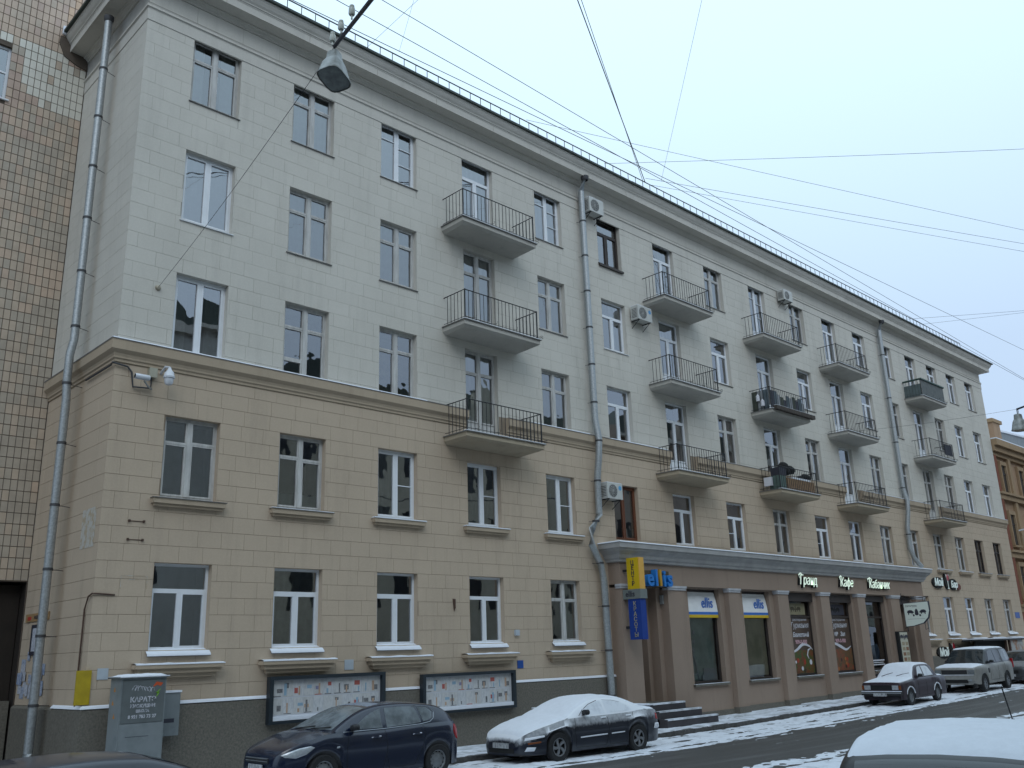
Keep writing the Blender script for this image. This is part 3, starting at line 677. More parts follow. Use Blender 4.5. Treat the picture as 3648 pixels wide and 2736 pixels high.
M_FOOD = pbr('window_print_food', (0.22, 0.06, 0.025), .5, 0, 5, col2=(0.10, 0.07, 0.03), thr=(.4, .6)); M_FOODG = pbr('window_print_greens', (0.16, 0.05, 0.02), .5, 0, 6, col2=(0.05, 0.09, 0.02), thr=(.4, .6))
M_PWHITE = pbr('print_white', (0.62, 0.62, 0.66), .6, .04); M_PPINK = pbr('print_pink', (0.55, 0.33, 0.36), .6, .04); M_CREAM = pbr('print_cream', (0.26, 0.23, 0.14), .6, .1)
M_INK = pbr('print_dark', (0.035, 0.035, 0.05), .6, .05)
def swoosh(mb, pts, y, w):
    """ribbon with a swelling middle in the x,z plane"""
    n = len(pts); vs = []
    for i, (x, z) in enumerate(pts):
        a = pts[max(i-1, 0)]; b = pts[min(i+1, n-1)]; dx, dz = b[0]-a[0], b[1]-a[1]; L = math.hypot(dx, dz) or 1
        ww = w*(.25+math.sin(math.pi*i/(n-1))); vs += [(x-dz/L*ww, y, z+dx/L*ww), (x+dz/L*ww, y, z-dx/L*ww)]
    mb.add(vs, [(2*i, 2*i+2, 2*i+3, 2*i+1) for i in range(n-1)])
def arc(c, pts): f = curve(pts); x0, x1 = pts[0][0], pts[-1][0]; return [(c[0]+lerp(x0, x1, i/14), c[1]+f(lerp(x0, x1, i/14))) for i in range(15)]
BOAR = [(-.20, -.02), (-.16, .07), (-.05, .10), (.08, .09), (.16, .04), (.22, -.02), (.17, -.05), (.12, -.05), (.11, -.12), (.08, -.12), (.06, -.05), (-.08, -.05), (-.10, -.13), (-.14, -.13), (-.15, -.05)]
def boars(mb, x, z, s, y0, y1):          # two boars either side of a crest, facing inwards
    for d in (-1, 1): mb.poly([(x+d*(.26-a)*s, z+b*s) for a, b in BOAR], y0, y1)
    mb.poly([(x-.05*s, z-.14*s), (x-.04*s, z+.08*s), (x, z+.14*s), (x+.04*s, z+.08*s), (x+.05*s, z-.14*s)], y0, y1)
ncafe = 0
for (a, b, kd) in BAY:
    if kd.startswith('door'): continue
    dk = M_BROWN
    f = MB(); s = .06
    f.box(a, a+s, YG-.05, YG+.05, WZ0, WZ1); f.box(b-s, b, YG-.05, YG+.05, WZ0, WZ1); f.box(a+s, b-s, YG-.05, YG+.05, WZ1-s, WZ1); f.box(a+s, b-s, YG-.05, YG+.05, WZ0, WZ0+s)
    if kd != 'ellis': f.box(a+s, b-s, YG-.06, YG+.05, 3.48, 3.56)
    w = obj('shop_window', f, dk, house)
    q = MB(); q.quad((a+s, YG+.02, WZ0+s), (b-s, YG+.02, WZ0+s), (b-s, YG+.02, WZ1-s), (a+s, YG+.02, WZ1-s)); obj('pane', q, M_GLD, w, fix=False)
    part('sill', M_PLINTH, w, (a-.08, b+.08, YI-.10, YG, WZ0-.10, WZ0-.03)); part('sill_snow', M_SNOWD, w, (a-.06, b+.06, YI-.09, YI+.05, WZ0-.03, WZ0-.015))
    cx = (a+b)/2
    if kd == 'ellis':
        aw = thing('window_awning', 'white blind lettered ellis over the %s' % ('shop window nearest the entrance steps' if a < 29 else 'shop window with the yellowish poster'), 'awning', (cx, YG-.1, 3.45), 'ellis window blinds')
        q = MB(); pr_ = [(-.10, 4.36), (-.16, 4.1), (-.20, 3.86), (-.215, 3.70)]
        for (y0, z0), (y1, z1) in zip(pr_, pr_[1:]): q.quad((a+.04, y0, z0), (b-.04, y0, z0), (b-.04, y1, z1), (a+.04, y1, z1))
        q.box(a+.04, b-.04, -.215, -.20, 3.66, 3.70); obj('blind', q, M_AWN, aw)
        part('blue_stripe', M_ABLUE, aw, (a+.04, b-.04, -.222, -.205, 3.565, 3.66)); part('yellow_stripe', M_AYEL, aw, (a+.04, b-.04, -.224, -.205, 3.46, 3.565))
        text('lettering', 'ellis', .52, M_ABLUE, aw, (cx+.30, -.212, 3.97), extrude=.008, bold=.003, sx=.92)
        if a < 29:
            q = MB()
            for p0, p1 in (((a+.25, 1.35), (a+.45, 2.25)), ((a+.45, 2.25), (a+.72, 1.35)), ((a+.30, 1.55), (a+.66, 1.55))): q.tube([(p0[0], YG+.06, p0[1]), (p1[0], YG+.06, p1[1])], .025, 5)
            for zz in (2.35, 2.65, 2.95): q.lathe([(.001, -.01), (.06, -.01), (.09, .01), (.06, .03)], 'y', (a+.5+(zz-2.3)*.15, YG+.06, zz), 12)
            obj('paper_tree', q, M_PWHITE, w); part('added_backing', pbr('backing_green', (.62, .70, .66), .7, .18, 1.5), w, (a+.07, b-.07, YG+.10, YG+.12, 1.32, 3.6)); part('display_shelf', M_PWHITE, w, (a+.9, b-.15, YG+.04, YG+.09, 1.3, 1.5), (a+1.0, b-.2, YG+.05, YG+.09, 1.5, 1.72))  # pale green panel behind the glass is added to brighten the dark window
        else:
            part('poster', pbr('poster_yellow', (.75, .68, .52), .6, .1), w, (a+.42, b-.1, YG+.05, YG+.07, 1.35, 3.45)); part('poster_strip', pbr('poster_mixed', (.10, .16, .18), .6, 0, 6, col2=(.35, .28, .10), thr=(.45, .55)), w, (a+.08, a+.42, YG+.04, YG+.06, 1.4, 3.0))
    if kd == 'cafe':
        part('shutter_box', M_BROWN, w, (a-.02, b+.02, YI+.02, YG-.06, 4.12, 4.44))
        part('top_print', M_CREAM if ncafe == 0 else M_INK, w, (a+.1, b-.35, YG-.012, YG-.004, 3.60, 4.05))
        q = MB(); boars(q, cx-.12, 3.83, .9, YG-.018, YG-.0125); obj('crest', q, pbr('crest_dark', (.07, .055, .03), .6, .05) if ncafe == 0 else M_BLACK, w)
        part('film', M_PRINT, w, (a+.07, b-.07, YG-.010, YG-.004, 2.2, 3.47)); part('food_print', M_FOODG if ncafe == 0 else M_FOOD, w, (a+.07, b-.07, YG-.010, YG-.004, WZ0+.07, 2.2))
        text('lettering', 'ресторанчик', .14, M_PWHITE, w, (cx+.1, YG-.016, 3.40), extrude=.001, sx=1.3)
        text('lettering', 'Гурмания', .31, M_PWHITE, w, (cx+.06, YG-.016, 3.17), extrude=.001, shear=.25, bold=.0, sx=.95)
        text('lettering', 'Банкетный' if ncafe == 0 else 'VIP', .24, M_PWHITE, w, (cx+(.08 if ncafe == 0 else -.3), YG-.016, 2.80), extrude=.001, bold=.006, shear=.2)
        text('lettering', 'Зал' if ncafe == 0 else 'Зал', .24, M_PWHITE, w, (cx+.30, YG-.0165, 2.80), extrude=.001, bold=.006, shear=.2) if ncafe else None
        text('lettering', '909-0-900', .22, M_PPINK, w, (cx+.05, YG-.016, 2.52), extrude=.001, bold=.008)
        q = MB()
        if ncafe == 0: swoosh(q, arc((a, 2.2), [(.1, -.12), (.6, .02), (1.2, .24), (1.6, .16), (1.88, .0)]), YG-.014, .05); swoosh(q, [(a+1.75, 2.28), (a+1.5, 2.2), (a+1.4, 2.0), (a+1.5, 1.85)], YG-.014, .035)
        else: swoosh(q, arc((a, 2.2), [(.08, .2), (.5, .22), (1.0, .1), (1.5, -.04), (1.95, .1)]), YG-.014, .05); swoosh(q, [(a+.1, 2.25), (a+.32, 2.1), (a+.36, 1.9), (a+.3, 1.75)], YG-.014, .035)
        obj('print_swoosh', q, M_PWHITE, w, fix=False)
        q = MB(); rn = random.Random(ncafe+5)
        for i in range(9):
            xx, zz, rr = rn.uniform(a+.2, b-.25), rn.uniform(1.38, 1.85), rn.uniform(.05, .11); q.lathe([(.001, 0), (rr, 0)], 'y', (xx, YG-.0135-.0004*i, zz), 14, i % 3)
        obj('print_dishes', q, [pbr('dish_red', (.34, .04, .015), .5, .1), M_PWHITE if ncafe == 0 else pbr('dish_orange', (.40, .13, .03), .5, .1), pbr('dish_dark', (.05, .03, .02), .5, .1)], w, fix=False)
        if ncafe == 1:
            q = MB(); q.lathe([(.001, -.05), (.04, -.035), (.055, 0), (.04, .035), (.001, .05)], 'z', (a+.78, .5, 2.78), 12); solo('pendant_bulb', q, glow('warm_bulb', (1, .75, .42), 9), 'small lit warm bulb glowing behind the reddish cafe window', 'lamp', smooth=60)
        ncafe += 1
    if kd == 'plain':
        part('shutter_box', M_BROWN, w, (a-.02, b+.02, YI+.02, YG-.06, 4.2, 4.44))
        q = MB(); q.lathe([(.001, 0), (.42, .0), (.5, .05)], 'y', (cx+.1, YG+.1, 1.98), 18); q.v = [(x, y, min(z, 2.35)) for x, y, z in q.v]; obj('blue_disc', q, pbr('pale_blue', (.22, .30, .46), .6, .15, 6), w)
        part('low_print', M_PWHITE, w, (a+.3, b-.3, YG-.012, YG-.004, 1.42, 1.47), (a+.3, b-.4, YG-.012, YG-.004, 1.52, 1.55), (a+.3, b-.3, YG-.012, YG-.004, 1.6, 1.66))
        q = MB(); q.lathe([(.001, -.04), (.035, -.02), (.045, 0), (.03, .04)], 'z', (a+.75, .6, 2.78), 10); solo('pendant_bulb', q, glow('dim_bulb', (1, .45, .12), 3), 'dim orange bulb glowing behind the plain dark cafe window', 'lamp', smooth=60)
# entrance with the glazed door, steps
dz = .76
en = part('entrance_floor', M_PLINTH, house, (24.5, 26.1, -.28, .95, .3, dz))
part('entrance_back', M_SHOP, house, (24.0, 26.3, .92, 1.0, dz, 4.6)); part('entrance_ceiling', M_SHOP, house, (24.5, 26.1, YF+.01, .92, 4.46, 4.5))
part('stepped_jamb', M_SHOP, house, (25.86, 26.1, -.16, .9, dz, 4.46), (25.68, 25.86, .2, .9, dz, 4.46), (24.5, 24.56, -.16, .9, dz, 4.46))
df = MB(); dx0, dx1 = 24.62, 25.62
df.box(dx0, dx0+.07, .5, .57, dz, 3.60); df.box(dx1-.07, dx1, .5, .57, dz, 3.60); df.box(dx0+.07, dx1-.07, .5, .57, 3.52, 3.60); df.box(dx0+.07, dx1-.07, .5, .57, 2.74, 2.84); df.box(dx0+.07, dx1-.07, .5, .57, dz, dz+.12); df.box((dx0+dx1)/2-.02, (dx0+dx1)/2+.02, .5, .56, dz+.12, 2.74)
door = obj('entrance_door', df, M_BROWN, house)
q = MB(); q.quad((dx0+.07, .53, dz+.12), (dx1-.07, .53, dz+.12), (dx1-.07, .53, 2.74), (dx0+.07, .53, 2.74)); obj('pane', q, M_GLD, door, fix=False)
q = MB(); q.quad((dx0+.07, .53, 2.84), (dx1-.07, .53, 2.84), (dx1-.07, .53, 3.52), (dx0+.07, .53, 3.52)); obj('pane', q, M_GLD, door, fix=False)
q = MB(); q.add([(dx0+.08, .495, 2.7), (dx1-.1, .495, 2.7), (dx1-.1, .495, 2.1), (dx1-.32, .495, 2.2)], [(0, 1, 2, 3)]); q.box(dx0+.1, dx0+.4, .49, .5, 1.95, 2.22); obj('door_stickers', q, M_AWN, door, fix=False)
part('handle', M_PVC, door, (dx0+.45, dx0+.47, .44, .5, 1.5, 1.9))
part('door_lamp', M_ZINC, house, (26.0, 26.08, -.32, -.2, 3.9, 4.2))
st = thing('entrance_steps', 'three dark stone steps with snowy edges at the shop entrance', 'steps', (25.3, -1.0, 0))
M_STEP = pbr('step_stone', (.055, .05, .055), .7, .2)
for i, (xr, yf, z) in enumerate(((27.05, -1.45, .31), (26.58, -1.15, .54), (26.12, -.85, .76))):
    s_ = part('step', M_STEP, st, (24.3, xr, yf, -.51, -.2, z)); part('tread_snow', M_SNOWD, s_, (24.32, xr-.01, yf-.012, yf+.12, z-.035, z+.018))
# second door behind the hanging sign
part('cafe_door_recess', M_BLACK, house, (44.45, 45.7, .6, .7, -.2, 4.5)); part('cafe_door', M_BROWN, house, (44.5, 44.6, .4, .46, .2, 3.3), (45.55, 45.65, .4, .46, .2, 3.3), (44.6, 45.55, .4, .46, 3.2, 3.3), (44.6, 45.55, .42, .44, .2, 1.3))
part('cafe_door_blind', M_BROWN, house, (44.3, 45.85, YI+.02, .0, 4.12, 4.46))

# ------------------------------------------------------------------ signs on the shop front
es = thing('ellis_sign', 'projecting box letters ellis, blue with one orange letter, over the entrance', 'sign', (25.3, -.6, 4.45))
part('sign_back', pbr('sign_box_brown', (.10, .07, .03), .7, .1), es, (24.70, 26.2, -.52, YF, 4.42, 4.98))
for ch_, x, m, s_ in (('e', 24.93, M_LBLUE, .66), ('l', 25.26, M_LBLUE, .66), ('l', 25.48, M_LORA, .66), ('i', 25.70, M_LBLUE, .66), ('s', 26.0, M_LBLUE, .66)):
    text('letter', ch_, .74, m, es, (x, -.63, 4.70), extrude=.10, bold=.022)
vs_ = thing('vertical_sign', 'tall projecting sign, yellow over grey over blue, lettered down its side', 'sign', (23.75, -1.0, 2.75))
M_VY = pbr('sign_yellow', (.62, .42, .005), .45, .04); M_VO = pbr('sign_amber', (.72, .40, .08), .45, .04); M_VB = pbr('sign_blue', (.008, .045, .26), .4, .05); M_VG = pbr('sign_grey', (.17, .19, .18), .5, .05)
vy0, vy1, vx0, vx1 = -1.19, -.72, 23.70, 23.98
part('yellow_box', M_VY, vs_, (vx0, vx1-.04, vy0, vy1, 4.30, 5.30)); part('amber_edge', M_VO, vs_, (vx0+.02, vx1, vy0-.02, vy0, 4.30, 5.30))
part('grey_box', M_VG, vs_, (vx0-.03, vx1+.05, vy0-.04, -.52, 4.0, 4.30)); part('blue_box', M_VB, vs_, (vx0, vx1, vy0, vy1+.03, 2.74, 4.0))
for i, ch_ in enumerate('ЦЕНТР'): text('letter', ch_, .19, M_INK, vs_, (vx0-.006, (vy0+vy1)/2, 5.13-i*.165), 'x', .004, bold=.004)
text('letter', 'ellis', .25, M_INK, vs_, (vx0-.036, -.82, 4.15), 'x', .004, bold=.004)
for i, ch_ in enumerate('КРАСОТЫ'): text('letter', ch_, .19, pbr('sign_letter_buff', (.42, .38, .22), .6, .05), vs_, (vx0-.006, (vy0+vy1)/2, 3.84-i*.16), 'x', .004)
part('bracket', M_IRON, vs_, (vx0+.05, vx0+.12, vy1, YF+.0, 4.88, 4.95), (vx0+.05, vx0+.12, vy1, YF+.0, 3.08, 3.16))
M_NEON = glow('lit_letter', (.80, .95, .80), .5)
for word, x, sx, ff in (('Гранд', 35.55, .86, 'starting with a tall Г, nearest the ellis blinds'), ('Кафе', 38.85, .86, 'four letters long, over the reddish window'), ('Кабанчик', 42.0, .80, 'the longest, nearest the boar sign')):
    t = thing('lit_lettering', 'lit white script word on the shop frieze, %s' % ff, 'sign', (x, YF-.1, 4.7), 'lit letters of the cafe name')
    text('letter_back', word, .56, M_BLACK, t, (x-.03, YF-.05, 4.93), extrude=.045, shear=.3, bold=.012, sx=sx)
    text('letters', word, .56, M_NEON, t, (x, YF-.11, 4.94), extrude=.012, shear=.3, bold=-.006, sx=sx)
    cap = MB(); swoosh(cap, [(x-.95*len(word)/7, 5.02), (x-.90*len(word)/7-.1, 5.16), (x-.75*len(word)/7-.05, 5.22), (x-.62*len(word)/7, 5.17)], YF-.125, .03); obj('flourish', cap, M_NEON, t, fix=False)
# hanging cafe sign with two boars
hs = thing('hanging_sign', 'pale hanging board with two black boars and a crest on an iron bracket', 'sign', (44.3, -1.2, 3.1))
hx = 44.3; hy0, hy1 = -1.72, -.58
def yz(mb, pts, x0, x1, mi=0):
    n = len(pts); vs = [(x0, y, z) for y, z in pts]+[(x1, y, z) for y, z in pts]
    mb.add(vs, [tuple(range(n)), tuple(range(2*n-1, n-1, -1))]+[(i, (i+1) % n, n+(i+1) % n, n+i) for i in range(n)], mi)
bd = [(hy1, 4.12), (hy0, 4.16), (hy0-.02, 3.75), (hy0+.08, 3.45), (hy0+.32, 3.22), (hy1-.35, 3.10), (hy1, 3.08)]
q = MB(); yz(q, bd, hx, hx+.09); obj('board', q, glow('board_pale', (.60, .66, .60), .05), hs)
q = MB(); yz(q, [(y*1.0+(-.035 if y < -1.1 else .03), z+(.03 if z > 3.7 else -.03)) for y, z in bd], hx+.012, hx+.10); obj('board_rim', q, M_INK, hs)
for cy, sgn in ((hy1-.28, 1), (hy0+.27, -1)):
    q = MB(); yz(q, [(cy-sgn*a*.78, 3.72+b*.95) for a, b in BOAR], hx-.006, hx-.001); obj('boar', q, M_INK, hs)
q = MB(); cy = (hy0+hy1)/2
yz(q, [(cy-.09, 3.60), (cy-.07, 3.78), (cy-.02, 3.86), (cy+.02, 3.86), (cy+.07, 3.78), (cy+.09, 3.60), (cy, 3.55)], hx-.006, hx-.001)
for dy in (-.15, .15): yz(q, [(cy+dy-.05, 3.55), (cy+dy, 3.64), (cy+dy+.05, 3.55), (cy+dy, 3.51)], hx-.006, hx-.001)
obj('crest', q, M_INK, hs)
q = MB(); q.box(hx-.004, hx-.001, hy0+.2, hy1-.12, 3.40, 3.408); q.box(hx-.004, hx-.001, cy-.05, hy1-.35, 4.0, 4.02); q.box(hx-.004, hx-.001, cy-.05, hy1-.38, 3.95, 3.965); obj('print_lines', q, M_INK, hs)
text('lettering', 'Сеть', .13, M_INK, hs, (hx-.004, hy1-.2, 4.0), 'x', .001, shear=.2)
q = MB(); q.tube([(hx+.05, YF, 4.32), (hx+.05, hy0-.05, 4.38)], .018, 6); q.tube([(hx+.05, YF, 4.6), (hx+.05, YF, 4.15)], .02, 6); q.tube([(hx+.05, -.9, 4.33), (hx+.05, -.9, 4.12)], .01, 5); q.tube([(hx+.05, -1.5, 4.36), (hx+.05, -1.5, 4.12)], .01, 5)
q.tube([(hx+.05, YF, 3.0), (hx+.05, -.62, 3.05), (hx+.05, -.62, 2.85)], .02, 6); q.tube([(hx+.05, -1.45, 3.25), (hx+.05, -1.45, 2.9), (hx+.05, -1.6, 2.98)], .015, 6)
for k in range(10):
    a0 = k*.7; q.tube([(hx+.05, YF-.1+.07*math.cos(a0), 4.45+.07*math.sin(a0)), (hx+.05, YF-.1+.07*math.cos(a0+.7), 4.45+.07*math.sin(a0+.7))], .01, 4)
obj('bracket', q, M_IRON, hs)
mn = thing('menu_board', 'narrow tall menu board with pictures beside the cafe door', 'sign', (43.6, -.6, 1.2))
part('frame', M_BLACK, mn, (43.15, 44.12, -.64, YF, 1.22, 2.86)); part('sheet', pbr('menu_cream', (.55, .53, .42), .6, .06), mn, (43.30, 44.08, -.652, -.64, 1.25, 2.82))
rn = random.Random(9); q = MB()
for i in range(5):
    for j in range(2):
        xx, zz = 43.40+j*.36, 1.32+i*.23; q.box(xx, xx+.27, -.656, -.652, zz, zz+.15, 0 if rn.random() < .5 else 1)
obj('menu_picture', q, [pbr('menu_pic', (.30, .14, .07), .6, .2, 20), pbr('menu_pic_pale', (.42, .34, .22), .6, .2, 20)], mn)
q = MB(); boars(q, 43.69, 2.62, .9, -.658, -.653); obj('crest', q, M_INK, mn)
# small bar sign with a glass emblem, twice
def bar_sign(x, z, s, label, name2):
    t = thing('bar_sign', label, 'sign', (x, -.1, z-.3), 'bar signs with a red drop')
    M_BS = glow('bar_letter', (.70, .78, .74), .12)
    def bl(dx, dz_, rx, rz): return [(x+dx*s+rx*s*math.cos(i*math.pi/6), z+dz_*s+rz*s*math.sin(i*math.pi/6)) for i in range(12)]
    q = MB()
    for a in ((-1.0, -.05, .75, .3), (.25, .1, .35, .5), (1.1, -.1, .55, .32)): q.poly(bl(*a), -.10+.004*a[0], -.012)
    obj('dark_back', q, M_BLACK, t)
    text('letters', 'Мой', .55*s, M_BS, t, (x-1.0*s, -.125, z-.05*s), extrude=.01, shear=.2, bold=.012)
    if name2: text('letters', 'Бар', .5*s, M_BS, t, (x+1.1*s, -.125, z-.12*s), extrude=.01, shear=.2, bold=.012)
    q = MB(); q.poly([(x+.05*s, z+.42*s), (x+.45*s, z+.42*s), (x+.27*s, z+.0*s), (x+.27*s, z-.3*s), (x+.4*s, z-.36*s), (x+.1*s, z-.36*s), (x+.23*s, z-.3*s), (x+.23*s, z)], -.135, -.115); obj('glass_emblem', q, M_BS, t)
    q = MB(); q.poly(bl(.25, .25, .13, .19), -.15, -.136); obj('red_drop', q, pbr('drop_red', (.40, .01, .02), .4, .05), t)
    if name2: q = MB(); q.poly(bl(1.75, -.22, .28, .17), -.12, -.012); obj('brown_tail', q, pbr('tail_brown', (.14, .03, .015), .6, .1), t)
bar_sign(50.95, 5.35, .95, 'small dark script sign with a red drop between first and second floor', True)
bar_sign(50.3, 1.85, 1.0, 'low dark script sign with a red drop beside the basement canopy', False)
# basement canopy
cn = thing('basement_canopy', 'dark basement entrance canopy with snow on its roof and graffiti side', 'canopy', (54.5, -1, 0))
part('roof_slab', M_IRON, cn, (51.5, 57.6, -1.3, -.012, 2.30, 2.38)); part('roof_snow', M_SNOW, cn, (51.5, 57.6, -1.32, -.02, 2.38, 2.44)); part('dark_wall', M_BLACK, cn, (51.6, 55.6, -.9, -.8, 0, 2.3))
part('side_panel', pbr('graffiti_panel', (.36, .37, .36), .8, 0, 1.6, col2=(.33, .15, .07), thr=(.5, .62)), cn, (55.6, 57.5, -1.2, -1.14, .2, 2.3)); part('post', M_RUST, cn, (55.0, 55.12, -1.2, -1.1, .1, 2.3), (55.5, 55.6, -1.22, -1.1, .1, 2.3))
# plates and little wall fittings
def plate(name, x, z, w, h, m, label, cat='plate', y=-.012, t=.012):
    q = MB(); q.box(x-w/2, x+w/2, y-t, y, z-h/2, z+h/2); return solo(name, q, m, label, cat)
M_PB = pbr('enamel_blue', (.015, .08, .33), .4, .05); M_PW = pbr('enamel_pale', (.45, .50, .55), .5, .08)
plate('number_plate', 19.42, 2.13, .24, .22, M_PB, 'little blue enamel plate right of the newspaper stands')
plate('street_plate', 61.1, 3.70, .75, .34, M_PB, 'blue street plate near the far end of the house'); plate('notice_plate', 13.5, 2.30, .26, .24, M_PW, 'pale square notice above the newspaper stand gap')
plate('wall_box', 19.3, 3.02, .16, .16, M_PW, 'little grey switch box on tan wall between two ground-floor windows', 'box', t=.07)
q = MB(); q.add([(17.95-.02, -.013, 3.95), (17.95+.10, -.013, 3.95), (17.95+.03, -.013, 3.6), (17.98, -.09, 3.92), (17.98, -.09, 3.7)], [(0, 1, 2), (0, 3, 4, 2), (1, 3, 4, 2), (0, 1, 3)]); q.v = [(x-1.05, y, z) for x, y, z in q.v]; solo('flag_holder', q, M_RUST, 'small rusty flag holder fixed to tan wall', 'bracket')
for z in (5.05, 5.45):
    q = MB(); q.box(7.78, 8.12, -.022, -.012, z-.008, z+.008); q.box(7.77, 7.81, -.05, -.012, z-.025, z+.025); q.box(8.09, 8.13, -.05, -.012, z-.025, z+.025); solo('wall_clamp', q, M_RUST, 'short rusty clamp on the tan corner wall, %s of two' % ('lower' if z < 5.2 else 'upper'), 'bracket')
M_PAINT = pbr('pale_paint_patch', (.46, .44, .40), .9, 0, 6, col2=(.40, .32, .22), thr=(.45, .6))
q = MB(); q.box(XC-.0155, XC-.013, .25, 1.05, 4.9, 5.75); solo('paint_patch', q, M_PAINT, 'faded pale rectangle painted on the side return', 'paint')
M_YEL = pbr('yellow_board', (.46, .33, .01), .6, .15)
q = MB(); q.box(6.93, 7.22, -.055, -.0135, 1.72, 2.38); q.v = [(x+.07, y, z) for x, y, z in q.v]; q.box(XC-.05, XC-.0135, -.01, .25, 1.72, 2.38); solo('yellow_board', q, M_YEL, 'plain yellow board wrapped round the wall corner', 'board')
plate('small_notice', 7.52, 2.30, .22, .22, M_PW, 'small pale notice beside the yellow board')
q = MB(); q.tube([(7.62, -.03, 3.88), (7.3, -.03, 3.90), (XC-.05, -.05, 3.9), (XC-.05, .15, 3.85), (XC-.05, .3, 3.6), (XC-.05, .33, 1.3)], .018, 6); solo('cable_conduit', q, M_RUST, 'thin rusty cable pipe bending round the house corner', 'conduit')

# ------------------------------------------------------------------ notices on the return wall
rn = random.Random(4); MP = [pbr('notice_white', (.50, .52, .58), .7, 0, 22, col2=(.30, .31, .36), thr=(.45, .6)), pbr('notice_grey', (.38, .42, .52), .7, 0, 26, col2=(.22, .25, .32), thr=(.45, .6)), pbr('notice_blue', (.20, .26, .40), .7, 0, 18, col2=(.42, .45, .52), thr=(.45, .6))]
nt = thing('notice_cluster', 'ragged cluster of paper notices pasted beside the dark gateway', 'posters', (XC-.02, 3.2, 1.7))
part('dark_frame', M_INK, nt, (XC-.05, XC-.0135, 2.75, 3.55, 2.75, 3.42)); part('frame_sheet', MP[0], nt, (XC-.055, XC-.05, 2.88, 3.42, 2.83, 3.34))
part('lettered_sign', pbr('sign_ochre', (.36, .22, .10), .7, .1), nt, (XC-.03, XC-.0135, 2.5, 4.1, 3.5, 3.68)); part('red_logo', pbr('logo_red', (.45, .05, .03), .6, .05), nt, (XC-.034, XC-.03, 3.7, 3.95, 3.54, 3.62))
text('lettering', 'РАВК', .12, M_INK, nt, (XC-.034, 3.35, 3.58), 'x', .002)
for i in range(26):
    y, z, w_, h_ = rn.uniform(2.35, 3.9), rn.uniform(1.72, 2.66), rn.uniform(.18, .34), rn.uniform(.16, .32); z = max(z, 1.70)
    q = MB(); t_ = .0145+.0012*i; q.quad((XC-t_, y, z), (XC-t_, y+w_, z+rn.uniform(-.02, .02)), (XC-t_, y+w_, z+h_), (XC-t_, y, z+h_+rn.uniform(-.02, .02))); obj('paper', q, MP[i % 3], nt, fix=False)

# ------------------------------------------------------------------ electric cabinets
M_CAB = pbr('cabinet_paint', (.19, .21, .215), .55, 0, 3, col2=(.14, .16, .165), thr=(.45, .75)); M_CABD = pbr('cabinet_paint_dark', (.12, .135, .135), .6, .12)
M_STK = pbr('stencil_white', (.50, .50, .54), .7, 0, 18, col2=(.16, .18, .2), thr=(.5, .66))
cb = thing('electric_cabinet', 'tall grey steel cabinet with stencilled advert, graffiti and snow on top', 'cabinet', (7.95, -.7, hp(8)))
cx0, cx1, cy0, cy1, cz0, cz1 = 7.55, 8.46, -.95, -.42, hp(8)-.05, 2.20
part('body', M_CAB, cb, (cx0, cx1, cy0, cy1, cz0, cz1)); part('front_panel', M_CABD, cb, (cx0+.03, cx1-.03, cy0-.012, cy0, 1.36, cz1-.04)); part('lower_panel', M_CAB, cb, (cx0+.03, cx1-.03, cy0-.010, cy0, cz0+.08, 1.345))
part('slot', M_INK, cb, (cx0+.15, cx1-.3, cy0-.013, cy0-.009, 1.10, 1.108)); part('roof', M_CABD, cb, (cx0-.05, cx1+.04, cy0-.05, cy1+.04, cz1, cz1+.03))
q = MB(); n = 14; vs = []
for i in range(n+1):
    for j in range(6):
        u, v = i/n, j/5; e = min(1, 6*min(u, 1-u, v, 1-v)+.25); vs.append((lerp(cx0-.05, cx1+.045, u), lerp(cy0-.055, cy1+.04, v), cz1+.025+.055*e+.012*fbm(u*4, v*3, 8)))
q.add(vs, [(i*6+j, i*6+6+j, i*6+7+j, i*6+1+j) for i in range(n) for j in range(5)]); q.box(cx0-.05, cx1+.045, cy0-.055, cy1+.04, cz1+.02, cz1+.038); obj('roof_snow', q, M_SNOW, cb, smooth=60)
for s_, z, sz, b_ in (('КАРАТЭ', 1.79, .13, .004), ('КИОКУШИН', 1.67, .085, .004), ('ШКОЛА', 1.575, .07, .003), ('8 921 783 73 27', 1.47, .085, .003)): text('stencil', s_, sz, M_STK, cb, ((cx0+cx1)/2+.0, cy0-.0145, z), extrude=.001, bold=b_)
rn = random.Random(2)
q = MB()
for k in range(7): swoosh(q, [((cx0+.26+.06*k)+.05*math.cos(t*.9+k), 2.02+.05*math.sin(t*1.3+k*2)-.008*k) for t in range(6)], cy0-.0142-.0003*k, .006)
obj('graffiti_tag', q, M_STK, cb, fix=False)
q = MB(); swoosh(q, [(cx1-.27, 2.03), (cx1-.2, 2.09), (cx1-.12, 2.07), (cx1-.08, 2.09)], cy0-.015, .03); obj('red_graffiti', q, pbr('spray_red', (.55, .08, .02), .6, .05), cb, fix=False)
q = MB(); swoosh(q, [(cx1-.12, 1.98), (cx1-.2, 1.9), (cx1-.14, 1.92), (cx1-.2, 1.83)], cy0-.015, .016); obj('green_graffiti', q, pbr('spray_green', (.20, .45, .04), .6, .05), cb, fix=False)
q = MB()
for i, (y, z) in enumerate(((-.65, 1.95), (-.6, 1.7), (-.7, 1.45))): q.add([(cx0-.002, y-.05, z), (cx0-.002, y+.05, z), (cx0-.002, y, z+.1)], [(0, 1, 2)])
obj('warning_stickers', q, pbr('sticker_orange', (.5, .2, .03), .6, .1), cb, fix=False)
